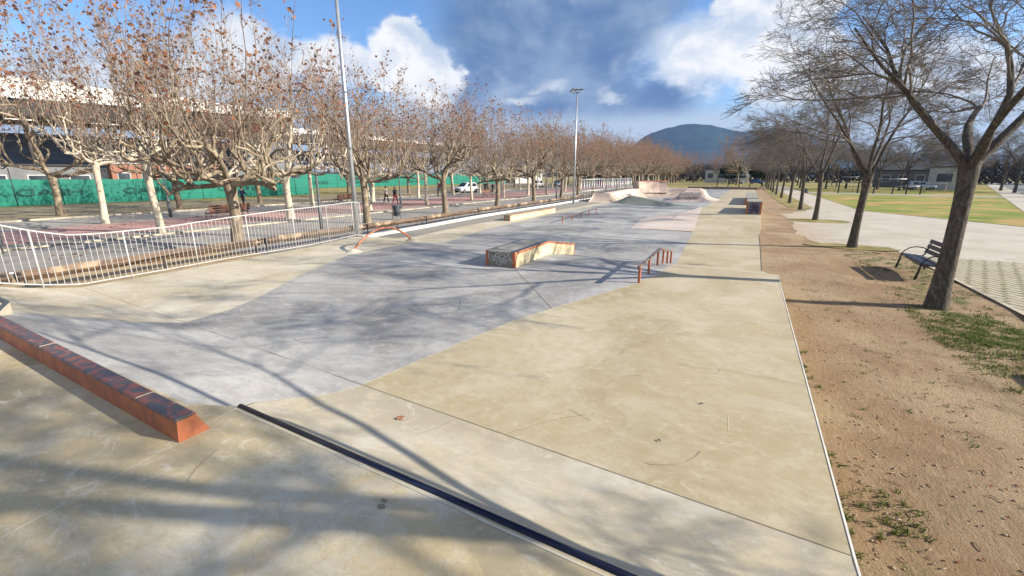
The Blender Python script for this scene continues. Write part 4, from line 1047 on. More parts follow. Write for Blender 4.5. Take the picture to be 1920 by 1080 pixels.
def lamp(x, y, h, rz, label):
    root = empty('street_lamp', (x, y, 0), rz, label, 'street lamp', 'dark street lamps with short arms')
    MB().tube([(0, 0, 0), (0, 0, 1.2), (0, 0, 1.22), (0, 0, h)], [.085, .085, .06, .045], 12).build('pole', M_darkmetal, root)
    MB().tube([(0, 0, h-.02), (-.08, 0, h+.05), (-.22, 0, h+.08)], .04, 8).build('arm', M_darkmetal, root)
    hd = MB().box((-.50, 0, h+.07), (.62, .22, .07), bev=.03).build('lamp_head', M_darkmetal, root)
    MB().box((-.52, 0, h+.03), (.4, .16, .012)).build('lens', M_lens, hd)
lamp(-18.36, 14.42, 6.3, R(30), 'dark grey street lamp with a short arm behind the white railing, nearest of the lamps')
lamp(-25.17, 27.6, 6.0, R(30), 'dark grey street lamp next to the two walkers')
lamp(-33.14, 14.63, 6.0, R(30), 'dark grey street lamp on the far paving left of the near bench')
lamp(-36.3, 47, 6.0, R(30), 'dark grey street lamp on the far paving left of the white car')
lamp(-31, 30, 6.0, R(30), 'dark grey street lamp at the far side of the red paving')
lamp(-19.6, 47.5, 6.0, R(30), 'dark grey street lamp left of the second mast')
lamp(-24.8, 56.5, 6.0, R(30), 'dark grey street lamp beyond the low ledge in the plane tree row')
def bin_(x, y, label):
    root = empty('litter_bin', (x, y, 0), R(20), label, 'litter bin')
    MB().lathe([(.0, .22), (.17, .22), (.19, .25), (.22, .82), (.235, .84), (.235, .88), (.205, .88), (.2, .3), (0, .28)], (0, 0, 0), 20).build('bin_body', M_bin, root)
    for s in (-1, 1): MB().tube([(s*.27, 0, 0), (s*.27, 0, .95)], .02, 8).build('support_post', M_darkmetal, root)
M_bin = mat('slate_bin_plastic', (.07, .085, .10), (.09, .105, .12), 4, rough=.5)
bin_(-18.9, 20.3, 'dark grey litter bin behind the timber rail near the two walkers')
bin_(7.2, 76, 'small dark litter bin beside the paved path')
bin_(-22.6, 4.6, 'dark litter bin at the left edge of the photo on the asphalt')

# ------------------------------------------------------------------ benches
def bench(x, y, rz, L, label, slat, group, metal=M_black, s=1.):
    root = empty('park_bench', (x, y, 0), rz, label, 'bench', group); root.scale = (s, s, s)
    # length along local y, sitter faces -x
    st = MB()
    for k in range(4): 
        MB().box((-.18+k*.125, 0, .43-k*.012), (.105, L, .032), bev=.008).build('seat_slat', slat, root)
    for k in range(3):
        tl = Matrix.Rotation(R(12), 4, 'Y')
        MB().box((.30+k*.03, 0, .55+k*.135), (.03, L, .11), tilt=tl, bev=.01).build('back_slat', slat, root)
    for sgn in (-1, 1):
        yy = sgn*(L/2-.12)
        mb = MB(); mb.tube([(-.30, yy, 0), (-.26, yy, .22), (-.24, yy, .41), (-.05, yy, .395), (.20, yy, .38), (.27, yy, .46), (.38, yy, .86)], [.030, .026, .024, .02, .02, .02, .018], 8)
        mb.tube([(.20, yy, .38), (.28, yy, .2), (.36, yy, 0)], .024, 8); mb.build('end_frame', metal, root)
        MB().tube([(-.245, yy, .42), (-.19, yy, .52), (-.08, yy, .62), (.06, yy, .655), (.20, yy, .64), (.31, yy, .60)], .014, 8).build('armrest', metal, root)
    return root
bench(4.34, 15.33, 0, 1.95, 'dark slatted bench with thin curved armrests behind the nearest bare tree', M_slatdark, 'benches')
bench(4.75, 7.35, 0, 1.95, 'dark slatted bench just outside the right edge', M_slatdark, 'benches')
bench(-28.4, 15.6, R(3), 2.4, 'brown slatted bench on the red paving behind the white railing', M_slat, 'benches', M_darkmetal, 1.05)
bench(-34.7, 30.2, R(4), 2.4, 'brown slatted bench left of the two walkers, seen past the tall mast', M_slat, 'benches', M_darkmetal, 1.05)
bench(-28.4, 47.2, R(182), 2.4, 'brown slatted bench on the near paving edge before the pair in dark clothes', M_slat, 'benches', M_darkmetal, 1.05)

# ------------------------------------------------------------------ green screen fence with mirrored lettering
M_screen = mat('green_windscreen', (.003, .13, .092), (.005, .165, .115), .8, 6, .3, .7, rough=.7, bump=.05, bscale=.9, stretch=(1, .25, 3.), fine=.06)
M_lett = mat('dark_green_lettering', (.002, .060, .052), rough=.7)
def screen(P, h, bay, label, letters):
    root = empty('screen_fence', (P[0][0], P[0][1], 0), 0, label, 'fence', 'green screened fences')
    o0 = Vector((P[0][0], P[0][1], 0)); cnt = 0
    for a, b in zip(P, P[1:]):
        a = Vector((a[0], a[1], 0)); b = Vector((b[0], b[1], 0)); d = b-a; L = d.length; n = max(1, round(L/bay)); d.normalize(); nr = Vector((d.y, -d.x, 0))
        for i in range(n):
            p = a+d*(L*i/n); q = a+d*(L*(i+1)/n); mb = MB(); vs = []; rr = random.Random(cnt)
            nx, nz = 10, 8
            for k in range(nz+1):
                for j in range(nx+1):
                    t = j/nx; c = p*(1-t)+q*t-o0; bul = (.05*math.sin(math.pi*t)+.02*rr.uniform(-1, 1))*math.sin(math.pi*k/nz)
                    sag = -.07*math.sin(math.pi*t)*(k/nz)
                    vs.append((c.x+nr.x*bul, c.y+nr.y*bul, .06+(h-.06)*k/nz+sag))
            mb.add(vs, [(k*(nx+1)+j, k*(nx+1)+j+1, (k+1)*(nx+1)+j+1, (k+1)*(nx+1)+j) for k in range(nz) for j in range(nx)], 0, True)
            sc = mb.build('screen_panel', M_screen, root)
            MB().tube([tuple(p-o0+nr*.0)+tuple() , tuple(p-o0+Vector((0, 0, h+.9)))], .035, 8).build('post', M_black, root)
            if cnt in letters:
                tcu = bpy.data.curves.new('lettering', 'FONT'); tcu.body = 'HEAD'; tcu.size = .85; tcu.align_x = 'CENTER'; tcu.align_y = 'CENTER'; tcu.extrude = .004; tcu.offset = .012
                to = bpy.data.objects.new('lettering', tcu); col.objects.link(to); tcu.materials.append(M_lett); 
                c = p-o0+nr*.10+d*(L/n)*letters[cnt]
                X = -d; 
                # text is printed on the far face, so from here it reads mirrored
                X = Vector((d.x, d.y, 0))*-1; Zv = Vector((0, 0, 1)); Nn = X.cross(Zv)
                mt = Matrix(((X.x, 0, Nn.x, c.x), (X.y, 0, Nn.y, c.y), (X.z, 1, Nn.z, 1.15), (0, 0, 0, 1)))
                bpy.context.view_layer.update(); me_ = bpy.data.meshes.new_from_object(to.evaluated_get(bpy.context.evaluated_depsgraph_get())); bpy.data.objects.remove(to)
                to = bpy.data.objects.new('lettering', me_); col.objects.link(to); to.parent = sc; to.matrix_local = mt @ Matrix.Diagonal((2.0, 1, 1, 1))
            cnt += 1
    return root
screen([(-56, 7.4), (-56, 43.4)], 2.35, 3.0, 'green mesh screen fence with black posts and mirrored lettering, near stretch at left', {2: .77, 5: .25, 8: .3})
screen([(-84, 62), (-84, 100), (-78, 141)], 3.1, 3.2, 'green mesh screen fence beyond the lawn, far stretch behind the walkers', {1: .5, 4: .5, 7: .5, 11: .5})

# ------------------------------------------------------------------ grandstand and buildings behind
M_roofw = mat('white_membrane', (.84, .83, .80), (.74, .73, .70), .4, rough=.6)
M_soffit = mat('dark_steelwork', (.03, .03, .032), (.055, .05, .048), .6, rough=.8)
M_seat = mat('blue_grey_cladding', (.16, .19, .27), (.11, .13, .19), .5, 4, rough=.6, stretch=(1, 1, 5))
M_darkglass = mat('smoked_glazing', (.03, .04, .05), (.07, .085, .10), .5, rough=.2)
M_panel = mat('orange_brick_panel', (.33, .15, .10), (.26, .12, .085), 1.5, rough=.8)
M_render = mat('white_render', (.52, .52, .50), (.42, .42, .41), .6, rough=.85)
def stand(A, B, h, t0, t1, depth, label, front_seats=True):
    A = Vector((*A, 0)); B = Vector((*B, 0)); d = (B-A); L = d.length; d.normalize(); n = Vector((-d.y, d.x, 0))     # n points away from the viewer
    root = empty('grandstand', A, math.atan2(d.y, d.x), label, 'building')
    # local x along the roof, local y away from the viewer
    mb = MB(); k = 16; vs = []
    for i in range(k+1):
        t = i/k; x = L*t; th = t0+(t1-t0)*t+.12*math.sin(t*math.pi*9)
        vs += [(x, 0, h), (x, .25, h+th), (x, depth*.55, h+th+.8), (x, depth, h+th), (x, depth, h-.1)]
    mb.add(vs, [(i*5+j, (i+1)*5+j, (i+1)*5+j+1, i*5+j+1) for i in range(k) for j in range(4)]); mb.add(vs[:5], [(4, 3, 2, 1, 0)]); mb.add(vs[-5:], [(0, 1, 2, 3, 4)])
    mb.build('membrane_roof', M_roofw, root)
    MB().box((L/2, depth/2, h-.9), (L-.4, depth-.6, 1.7)).build('roof_steelwork', M_soffit, root)
    nb = int(L/7)
    for i in range(nb+1):
        x = .6+(L-1.2)*i/nb
        mb = MB(); mb.tube([(x, 1.2, 0), (x, 1.2, h-1.6)], .18, 8).tube([(x, 1.2, h*.55), (x, -.2, h-.4)], .10, 6).tube([(x, 1.2, h*.55), (x, depth*.5, h-1.7)], .12, 6); mb.build('column', M_soffit, root)
        MB().box((x, .1, h-2.3), (2.6, .5, .12), R(4)).build('walkway_light', M_roofw, root)
    MB().box((L/2, depth*.7, h*.36), (L-1, .4, h*.72)).build('rear_wall', M_seat, root)
    MB().box((L/2, depth*.55, 1.9), (L-1.2, 2.0, 3.6)).build('terrace', M_darkglass, root)
    return root
stand((-83.5, -.3), (-63.5, 47.0), 11.2, 3.3, 1.0, 16, 'grandstand with white membrane roof over dark steelwork, left background')
stand((-103, 50), (-96, 150), 13.0, 1.2, .9, 14, 'second long stand with a thin white roof edge, seen through the plane trees')
def building(name, c, d, rz, m, label, cat='building', wins=(3, 1), roof=None, roofm=None):
    root = empty(name, (c[0], c[1], 0), rz, label, cat)
    MB().box((0, 0, d[2]/2), d, bev=.02).build('wall', m, root)
    MB().box((0, 0, d[2]+.08), (d[0]+.3, d[1]+.3, .2), bev=.02).build('roof', roofm or M_soffit, root)
    if roof:
        x, y, z = d[0]/2+.3, d[1]/2+.3, d[2]+.18
        MB().add([(-x, -y, z), (x, -y, z), (x, y, z), (-x, y, z), (-x, 0, z+roof), (x, 0, z+roof)], [(0, 1, 5, 4), (2, 3, 4, 5), (1, 2, 5), (3, 0, 4), (3, 2, 1, 0)]).build('gable_roof', roofm or M_soffit, root)
    for side in (-1, 1):
        for i in range(wins[0]):
            for j in range(wins[1]):
                x = -d[0]/2+d[0]*(i+.5)/wins[0]; z = d[2]*(j+.55)/wins[1]
                f = MB().box((x, side*(d[1]/2+.01), z), (d[0]/wins[0]*.55, .06, d[2]/wins[1]*.42)).build('window', M_render, root)
                MB().box((x, side*(d[1]/2+.03), z), (d[0]/wins[0]*.48, .05, d[2]/wins[1]*.36)).build('pane', M_darkglass, f)
    return root
M_grclad = mat('grey_cladding', (.20, .205, .21), (.15, .155, .16), .8, rough=.8)
building('pavilion', (-66, 18), (9, 4, 3.6), R(72), M_grclad, 'low grey pavilion behind the green screen, left of the pale trunked tree', wins=(3, 1))
building('pavilion', (-67, 30), (11, 4, 4.0), R(75), M_panel, 'low orange brick pavilion behind the green screen', wins=(5, 1), roofm=M_render)
building('pavilion', (-64, 41), (7, 3, 4.6), R(72), M_grclad, 'grey pavilion with a pale roof edge at the end of the near green screen', wins=(2, 1), roofm=M_render)
building('clubhouse', (-78, 152), (14, 10, 5.6), R(70), M_render, 'white flat roofed clubhouse with dark glazing at the end of the far screen', wins=(4, 1), roofm=M_render)
building('house', (33.2, 116), (4.5, 6, 4.2), R(-16), mat('white_gable', (.45, .45, .44), (.36, .36, .35), 1), 'small white gabled house just left of the nearest bare tree crotch', wins=(1, 1), roof=1.8, roofm=mat('slate_roof', (.09, .085, .09), (.13, .12, .12), 1, rough=.8))
building('house', (33, 138), (12, 9, 3.8), R(-6), mat('grey_render', (.13, .13, .14), (.10, .10, .11), 1, rough=.85), 'grey single storey house behind the lawn with dark windows', wins=(4, 1), roof=1.8)
building('house', (-9, 205), (16, 9, 5), R(4), M_render, 'pale house at the far end of the park under the brown crowned tree', wins=(4, 1), roof=2.)
building('house', (70, 112), (16, 9, 4.2), R(-20), mat('dark_render', (.11, .11, .12), (.16, .155, .16), 1, rough=.85), 'dark low building at the right edge beyond the side road', wins=(5, 1))

# ------------------------------------------------------------------ cars
def car(x, y, rz, paint, label, L=4.35, Wd=1.8, H=1.62, group='parked cars'):
    root = empty('parked_car', (x, y, 0), rz, label, 'car', group)
    # local +x is the front
    st = [(-.5, .42, .78, .86), (-.485, .34, .98, .94), (-.40, .30, 1.02, 1.0), (-.2, .28, 1.0, 1.0), (.1, .28, .99, 1.0), (.22, .28, .99, 1.0), (.36, .30, .93, .98), (.46, .32, .84, .92), (.495, .40, .70, .80)]
    vs = []; k = 0
    for (u, zb, zt, wf) in st:
        w2 = Wd/2*wf; xx = u*L
        prof_ = [(-w2*.92, zb), (-w2, zb+.10), (-w2*1.0, (zb+zt)/2), (-w2*.97, zt-.10), (-w2*.88, zt), (0, zt+.025), (w2*.88, zt), (w2*.97, zt-.10), (w2, (zb+zt)/2), (w2, zb+.10), (w2*.92, zb)]
        vs += [(xx, a, b) for a, b in prof_]; k += 1
    n = 11; fs = [(i*n+j, i*n+(j+1) % n, (i+1)*n+(j+1) % n, (i+1)*n+j) for i in range(k-1) for j in range(n)]
    fs += [tuple(range(n-1, -1, -1)), tuple((k-1)*n+j for j in range(n))]
    mb = MB().add(vs, fs, 0, True)
    # cabin
    cb = [(-.47, 1.0, .80), (-.42, H-.10, .70), (-.30, H-.01, .70), (-.05, H, .70), (.08, H-.03, .69), (.27, .97, .80)]
    vs = []
    for (u, z, wf) in cb:
        vs += [(u*L, -Wd/2*.9, .95), (u*L, -Wd/2*wf-.03, max(z-.05, .96)), (u*L, -Wd/2*wf+.08, max(z, .97)), (u*L, Wd/2*wf-.08, max(z, .97)), (u*L, Wd/2*wf+.03, max(z-.05, .96)), (u*L, Wd/2*.9, .95)]
    n = 6; fs = [(i*n+j, i*n+j+1, (i+1)*n+j+1, (i+1)*n+j) for i in range(5) for j in range(5)]; mb.add(vs, fs, 0, True)
    body = mb.build('body', paint, root)
    def cabpt(u, t):
        z = interp(u, [(a, b) for a, b, _ in cb]); return z
    for s in (-1, 1):
        for (u0, u1) in ((-.36, -.15), (-.13, .05)):
            g = []
            for (u, zz) in ((u0, 1.03), (u1+(.10 if u1 > 0 else 0), 1.03), (u1, H-.14), (u0+.01, H-.14)):
                f = (zz-.95)/(H-.95-.05); yv = Wd/2*(.9*(1-f)+(.70)*f)+.03*f+.018
                g.append((u*L, s*yv, zz))
            MB().add(g, [(0, 1, 2, 3)] if s < 0 else [(3, 2, 1, 0)]).build('side_window', M_glass, root)
    MB().add([(.262*L+.03, -Wd*.38, 1.02), (.262*L+.03, Wd*.38, 1.02), (.09*L+.04, Wd*.31, H-.06), (.09*L+.04, -Wd*.31, H-.06)], [(0, 1, 2, 3)]).build('windscreen', M_glass, root)
    MB().add([(-.468*L-.03, -Wd*.36, 1.06), (-.468*L-.03, Wd*.36, 1.06), (-.425*L-.035, Wd*.31, H-.15), (-.425*L-.035, -Wd*.31, H-.15)], [(3, 2, 1, 0)]).build('rear_window', M_glass, root)
    MB().box((.492*L, 0, .62), (.06, Wd*.52, .16), bev=.02).build('grille', M_black, root)
    MB().box((.485*L, 0, .40), (.10, Wd*.80, .16), bev=.03).build('bumper', M_black, root)
    for s in (-1, 1):
        MB().box((.462*L, s*Wd*.36, .74), (.16, .30, .13), s*R(-18), bev=.03).build('headlight', M_lens, root)
        MB().box((-.487*L, s*Wd*.38, .84), (.06, .20, .22), bev=.02).build('tail_light', M_redlens, root)
        MB().box((.16*L, s*(Wd/2+.07), 1.03), (.10, .16, .11), bev=.03).build('mirror', M_black, root)
        for u in (-.30, .315):
            w_ = MB(); w_.tube([(u*L, s*(Wd/2-.21), .33), (u*L, s*(Wd/2+.015), .33)], .335, 20); wo = w_.build('wheel', M_tyre, root)
            MB().tube([(u*L, s*(Wd/2+.0), .33), (u*L, s*(Wd/2+.022), .33)], .20, 16).build('rim', M_rim, wo)
    return root
car(-39.6, 58.6, R(-98), M_carwhite, 'white compact SUV facing the viewer on the promenade between pale trunks', 4.3)
cars = [(-44.5, 96, -85, M_carwhite, 'white parked car beyond the green fence, leftmost of the two white ones'), (-42.5, 104, -85, M_carsilver, 'pale silver parked car beyond the plane trunks, right of the white ones'),
        (-40.5, 113, -80, M_carblack, 'black parked car behind the second mast'), (-37, 121, -75, M_carred, 'red parked car seen between trunks left of the pink ramps'), (-34, 134, -80, M_carred, 'dark red parked car farthest along the promenade'),
        (-30, 150, -85, M_carwhite, 'white parked car under the far plane crowns'), (-4, 172, 5, M_carsilver, 'silver parked car at the far end of the park'), (2, 175, 4, M_carblue, 'blue parked car at the far end of the park'),
        (29, 112, 8, M_carsilver, 'silver parked car beyond the lawn, right of the second bare tree'), (52, 112, -5, M_carblack, 'black parked car in front of the white house')]
for x, y, a, m_, lb in cars: car(x, y, R(a), m_, lb)

# ------------------------------------------------------------------ people
M_skin = mat('skin', (.50, .30, .22), rough=.6)
def skinned(name, verts, edges, rad, m, parent, lvl=2):
    me = bpy.data.meshes.new(name); me.from_pydata(verts, edges, []); o = link(name, me, m, parent)
    md = o.modifiers.new('skin', 'SKIN'); md.use_smooth_shade = True
    for i, r_ in enumerate(rad): 
        sv = me.skin_vertices[0].data[i]; sv.radius = r_ if isinstance(r_, tuple) else (r_, r_); sv.use_root = (i == 0)
    sb = o.modifiers.new('sub', 'SUBSURF'); sb.levels = sb.render_levels = lvl
    return o
def person(x, y, rz, h, label, top, legs, shoe, hair, coat=1.0, stride=.26, arm=.12, bulk=1.0, hairlen=0):
    """faces local -y, walking"""
    root = empty('person', (x, y, 0), rz, label, 'person'); s = h/1.72; root.scale = (s, s, s)
    st = stride
    V = [(0, 0, .95), (0, .0, 1.12), (0, .0, 1.32), (0, -.01, 1.43), (0, -.02, 1.50), (0, -.03, 1.60), (0, -.03, 1.70),
         (.10, 0, .90), (.11, -st*.55, .50), (.11, -st*.75, .09), (.11, -st*.75-.14, .04),
         (-.10, 0, .90), (-.11, st*.30, .50), (-.11, st*.95, .13), (-.11, st*.95-.10, .05),
         (.19, .01, 1.37), (.25, arm, 1.12), (.25, arm-.08, .88), (.25, arm-.12, .80), (-.19, .01, 1.37), (-.25, -arm, 1.12), (-.25, -arm-.14, .90), (-.25, -arm-.19, .82)]
    E = [(0, 1), (1, 2), (2, 3), (3, 4), (4, 5), (5, 6), (0, 7), (7, 8), (8, 9), (9, 10), (0, 11), (11, 12), (12, 13), (13, 14), (2, 15), (15, 16), (16, 17), (17, 18), (2, 19), (19, 20), (20, 21), (21, 22)]
    Rr = [(.13, .10), (.12, .09), (.14, .10), .07, .052, (.078, .09), (.06, .07), .075, .052, .04, .03, .075, .052, .04, .03, .05, .04, .03, .028, .05, .04, .03, .028]
    skinned('body', V, E, Rr, M_skin, root)
    b = bulk
    jv = [(0, 0, .84), (0, 0, .98), (0, 0, 1.15), (0, 0, 1.32), (0, -.01, 1.42), (.19, .01, 1.37), (.25, arm, 1.12), (.25, arm-.08, .89), (-.19, .01, 1.37), (-.25, -arm, 1.12), (-.25, -arm-.14, .92)]
    skinned('jacket', jv, [(0, 1), (1, 2), (2, 3), (3, 4), (3, 5), (5, 6), (6, 7), (3, 8), (8, 9), (9, 10)], [(.17*b, .13*b), (.17*b, .135*b), (.165*b, .13*b), (.165*b, .125*b), .085, .075*b, .062*b, .05, .075*b, .062*b, .05], top, root)
    tv = [(0, 0, .92), (.10, 0, .86), (.11, -st*.55, .50), (.11, -st*.74, .13), (-.10, 0, .86), (-.11, st*.30, .50), (-.11, st*.93, .17)]
    skinned('trousers', tv, [(0, 1), (1, 2), (2, 3), (0, 4), (4, 5), (5, 6)], [(.13, .105), .092, .068, .056, .092, .068, .056], legs, root)
    for sg, yy, zz in ((1, -st*.75, 0), (-1, st*.95, .03)):
        MB().ball((sg*.11, yy-.05, zz+.045), .055, (.9, 2.3, .85), 12).build('shoe', shoe, root)
    MB().ball((0, .012, 1.655), .10, (.92, 1.02, 1.02), 14).build('hair', hair, root)
    mb = MB().ball((0, -.118, 1.60), .016, (1, 1.2, 1.3), 8); mb.build('nose', M_skin, root)
    for sg in (-1, 1): MB().ball((sg*.083, -.02, 1.605), .024, (.5, 1, 1.3), 8).build('ear', M_skin, root)
    return root
C_cream = mat('cream_jacket', (.55, .49, .40), (.46, .41, .33), 12, rough=.9); C_black = mat('black_cloth', (.018, .018, .022), (.03, .03, .035), 14, rough=.9)
C_red = mat('crimson_trousers', (.40, .02, .05), rough=.9); C_dk = mat('dark_trousers', (.045, .035, .04), rough=.9); C_shoe = mat('white_shoes', (.65, .65, .66), rough=.6)
C_hair = mat('dark_hair', (.035, .022, .015), rough=.7); C_hairb = mat('light_brown_hair', (.28, .17, .10), rough=.7); C_navy = mat('navy_cloth', (.03, .04, .09), rough=.9); C_maroon = mat('dark_red_cloth', (.09, .015, .02), rough=.9)
person(-31.2, 32.2, R(95), 1.66, 'person in a cream jacket and dark trousers walking on the red paving', C_cream, C_dk, C_shoe, C_hair, bulk=1.15)
person(-29.4, 31.5, R(100), 1.62, 'person in a black jacket and crimson trousers walking beside the cream jacket', C_black, C_red, C_shoe, C_hairb, bulk=1.2, arm=.2)
person(-37.3, 60.6, R(20), 1.75, 'person in black on the paving right of the white SUV, taller of the pair', C_black, C_black, C_black, C_hair)
person(-35.8, 60.4, R(15), 1.60, 'person in navy walking beside the taller one in black', C_navy, C_dk, C_shoe, C_hair)
person(-44.6, 58.2, R(60), 1.74, 'person in dark red clothes standing behind the bonnet of the white SUV', C_maroon, C_black, C_black, C_hair, stride=.05)
person(-38.5, 22.6, R(200), 1.72, 'person in dark navy partly hidden behind the near dark tree trunk', C_navy, C_dk, C_black, C_hair)
person(2.2, 104, R(80), 1.78, 'person in black walking at the far end of the park beside the exercise bars', C_black, C_black, C_black, C_hair, stride=.35)

# ------------------------------------------------------------------ exercise bars, goals, railings in the distance
def bars(x, y, rz, n, sp, h, label, depth=0):
    root = empty('exercise_frame', (x, y, 0), rz, label, 'exercise frame')
    for i in range(n):
        MB().box((i*sp, 0, h/2), (.14, .14, h), bev=.01).build('post', M_black, root)
        if depth: MB().box((i*sp, depth, h/2), (.14, .14, h), bev=.01).build('post', M_black, root)
    MB().tube([(0, 0, h-.12), ((n-1)*sp, 0, h-.12)], .03, 8).build('crossbar', M_galv, root)
    if depth: MB().tube([(0, depth, h-.12), ((n-1)*sp, depth, h-.12)], .03, 8).build('crossbar', M_galv, root)
    return root
bars(-6.3, 107.3, R(26), 4, 2.35, 2.95, 'tall black exercise frame with four posts at the far end of the park')
bars(12.4, 85.5, R(-4), 2, 2.4, 2.6, 'black exercise frame on the slab beyond the lawn, leftmost', .5)
bars(16.4, 83.6, R(8), 2, 3.9, 2.3, 'black exercise frame with an orange upright behind the second bare tree')
bars(18.5, 83.2, R(0), 3, 1.55, 1.3, 'row of short black posts of different height on the slab')
for i, (x, y) in enumerate([(14.2, 93), (25.6, 92)]):
    root = empty('small_goal', (x, y, 0), R(-6), ['small white goal frame seen between the exercise posts', 'small white goal frame left of the nearest tree trunk'][i], 'goal')
    MB().tube([(-1.2, 0, 0), (-1.2, 0, 1.5), (1.2, 0, 1.5), (1.2, 0, 0)], .045, 8).build('goal_frame', M_whitemetal, root)
    MB().tube([(-1.2, .8, 0), (-1.2, 0, 1.5)], .03, 6).tube([(1.2, .8, 0), (1.2, 0, 1.5)], .03, 6).build('goal_stay', M_whitemetal, root)
# galvanised railing behind the quarter pipe
root = empty('mesh_railing', (-15.9, 45.5, 0), 0, 'tall grey galvanised railing behind the pink quarter pipe', 'railing')
for i in range(26):
    y_ = i*.9; MB().tube([(0, y_, 0), (0, y_, 2.3)], .035, 6).build('post', M_galv, root)
for z in (1.0, 2.25): MB().tube([(0, 0, z), (0, 22.5, z)], .03, 6).build('cross_rail', M_galv, root)
mb = MB()
for i in range(1, 75): mb.box((0, i*.3, 1.2), (.010, .010, 2.1))
o = mb.build('infill_bars', M_galv, root); o['kind'] = 'stuff'

# ------------------------------------------------------------------ background trees and hill
rb = random.Random(12)
bgt = [(-52+i*7.5+rb.uniform(-2, 2), 200+rb.uniform(-12, 12)) for i in range(8)]
for i, (x, y) in enumerate(bgt):
    put_plane(rb.randrange(5), x, y, rb.uniform(0, 6), rb.uniform(1.15, 1.5), 0, 'brown leaved tree in the far belt closing the park, %s from the left' % ORD[i], 'brown trees closing the park')
bgr = [(10, 118), (14, 112), (18, 116), (22, 110), (28, 118), (34, 116), (40, 112), (48, 108), (24, 104), (31, 100), (37, 99), (43, 104), (50, 98), (57, 101), (64, 94), (12, 150), (20, 142), (27, 152), (36, 150), (44, 142), (55, 135), (64, 128), (75, 135), (86, 125), (60, 150), (98, 120), (74, 100), (84, 92), (22, 165), (48, 160), (5, 168), (92, 104), (110, 108)]
for i, (x, y) in enumerate(bgr):
    put_bare(i % 3, x, y, rb.uniform(0, 6), rb.uniform(1.2, 1.6), 'bare brown tree in the belt beyond the lawn, %s planted' % ORD[i] if False else 'bare brown tree in the belt beyond the lawn and houses', 'bare trees beyond the lawn')
# small bare street trees by the side road
for i, (x, y) in enumerate([(33, 66), (38, 80), (44, 95)]):
    put_bare(i % 3, x, y, i*2., .62, 'small bare tree across the side road, %s from the near end' % ORD[i], 'small bare trees across the side road')
put_plane(1, -3.5, 150, .4, 1.7, 0, 'broad brown leaved tree standing alone at the park end before the hill', 'brown trees closing the park')
# evergreens
def evergreen(x, y, h, r_, seed, label):
    rs = np.random.RandomState(seed); n = 5200
    u = rs.normal(size=(n, 3)); u /= np.linalg.norm(u, axis=1, keepdims=True); rad = rs.uniform(.55, 1, (n, 1))**.5
    cl = rs.normal(size=(14, 3)); cl /= np.linalg.norm(cl, axis=1, keepdims=True)
    k = cl[rs.randint(0, 14, n)]*.45; P = (u*rad*.6+k); P[:, 0] *= r_; P[:, 1] *= r_; P[:, 2] = P[:, 2]*h*.38+h*.60
    root = empty('evergreen_tree', (x, y, 0), 0, label, 'tree', 'dark evergreens')
    MB().tube([(0, 0, -.1), (.1, 0, h*.3), (0, .1, h*.75)], [.3, .2, .08], 8).build('trunk', B_dark, root)
    link('crown', leaf_mesh('crown', P, rs, .5), M_pine, root)
for i, (x, y, h, r_) in enumerate([(40, 134, 6.5, 3.2), (-6, 168, 7, 3.5), (3, 182, 8, 4), (57, 120, 6, 3), (-60, 175, 7, 3.5)]):
    evergreen(x, y, h, r_, i, ['dark evergreen left of the white gabled house', 'dark evergreen under the broad brown tree at the end of the park', 'dark evergreen right of the broad brown tree', 'dark evergreen between the white house and the side road', 'dark evergreen beyond the end of the plane rows'][i])
def woodland(P, hgt, n, seed):
    rs = np.random.RandomState(seed); L_ = [math.dist(a, b) for a, b in zip(P, P[1:])]; tot = sum(L_); V = []
    for i in range(n):
        q = rs.uniform(0, tot); k = 0
        while q > L_[k] and k < len(L_)-1: q -= L_[k]; k += 1
        a, b = P[k], P[k+1]; t = q/L_[k]; x = a[0]+(b[0]-a[0])*t; y = a[1]+(b[1]-a[1])*t
        top = hgt*(.72+.16*math.sin(x*.31+y*.17)+.12*math.sin(x*.83+1)+.08*math.sin(x*1.9))
        V.append((x, y+rs.uniform(-7, 7), top*rs.uniform(0, 1)**.75))
    return leaf_mesh('woodland', V, rs, 1.0)
M_wd = leaf_mat('winter_wood', [(.085, .068, .055), (.14, .105, .08), (.10, .085, .07), (.17, .125, .09)], .1)
wo_ = link('woodland', woodland([(-75, 215), (-20, 245), (40, 225), (90, 190), (130, 140), (150, 90)], 9.5, 26000, 3), M_wd); tag(wo_, kind='stuff')
M_hill = mat('hazed_wooded_hill', (.012, .028, .040), (.028, .052, .052), .012, 8, .35, .65, rough=1, spec=0)  # some of the distance haze's blue is painted into the hill colour
def hz(az):
    return interp(az, [(-60, 60), (-40, 90), (-26, 50), (-20, 60), (-15.5, 95), (-13.6, 180), (-12.3, 262), (-11, 296), (-9.5, 325), (-7.6, 342), (-6.2, 343), (-4.6, 330), (-3.2, 306), (-2.0, 285), (-.8, 280), (.8, 290), (3, 285), (6, 215), (10, 140), (18, 110), (28, 90), (45, 80), (60, 60)])
vs = []; na = 150; rad = [2300, 2550, 2800, 3000, 3150, 3400, 3800]
rh = random.Random(2)
for i in range(na+1):
    az = -60+120*i/na
    for j, rr_ in enumerate(rad):
        k = [0, .28, .66, 1, .9, .5, 0][j]; h = hz(az)*.90*k*(1+(.05*math.sin(az*1.3+j)+.03*math.sin(az*3.1+2*j)) * (0 if j == 3 else 1))+(rh.uniform(-3, 3) if 0 < j < 6 else -8)
        vs.append((rr_*math.sin(R(az)), rr_*math.cos(R(az)), h))
n = len(rad)
tag(MB().add(vs, [(i*n+j, (i+1)*n+j, (i+1)*n+j+1, i*n+j+1) for i in range(na) for j in range(n-1)], 0, True).build('hills', M_hill), kind='structure')

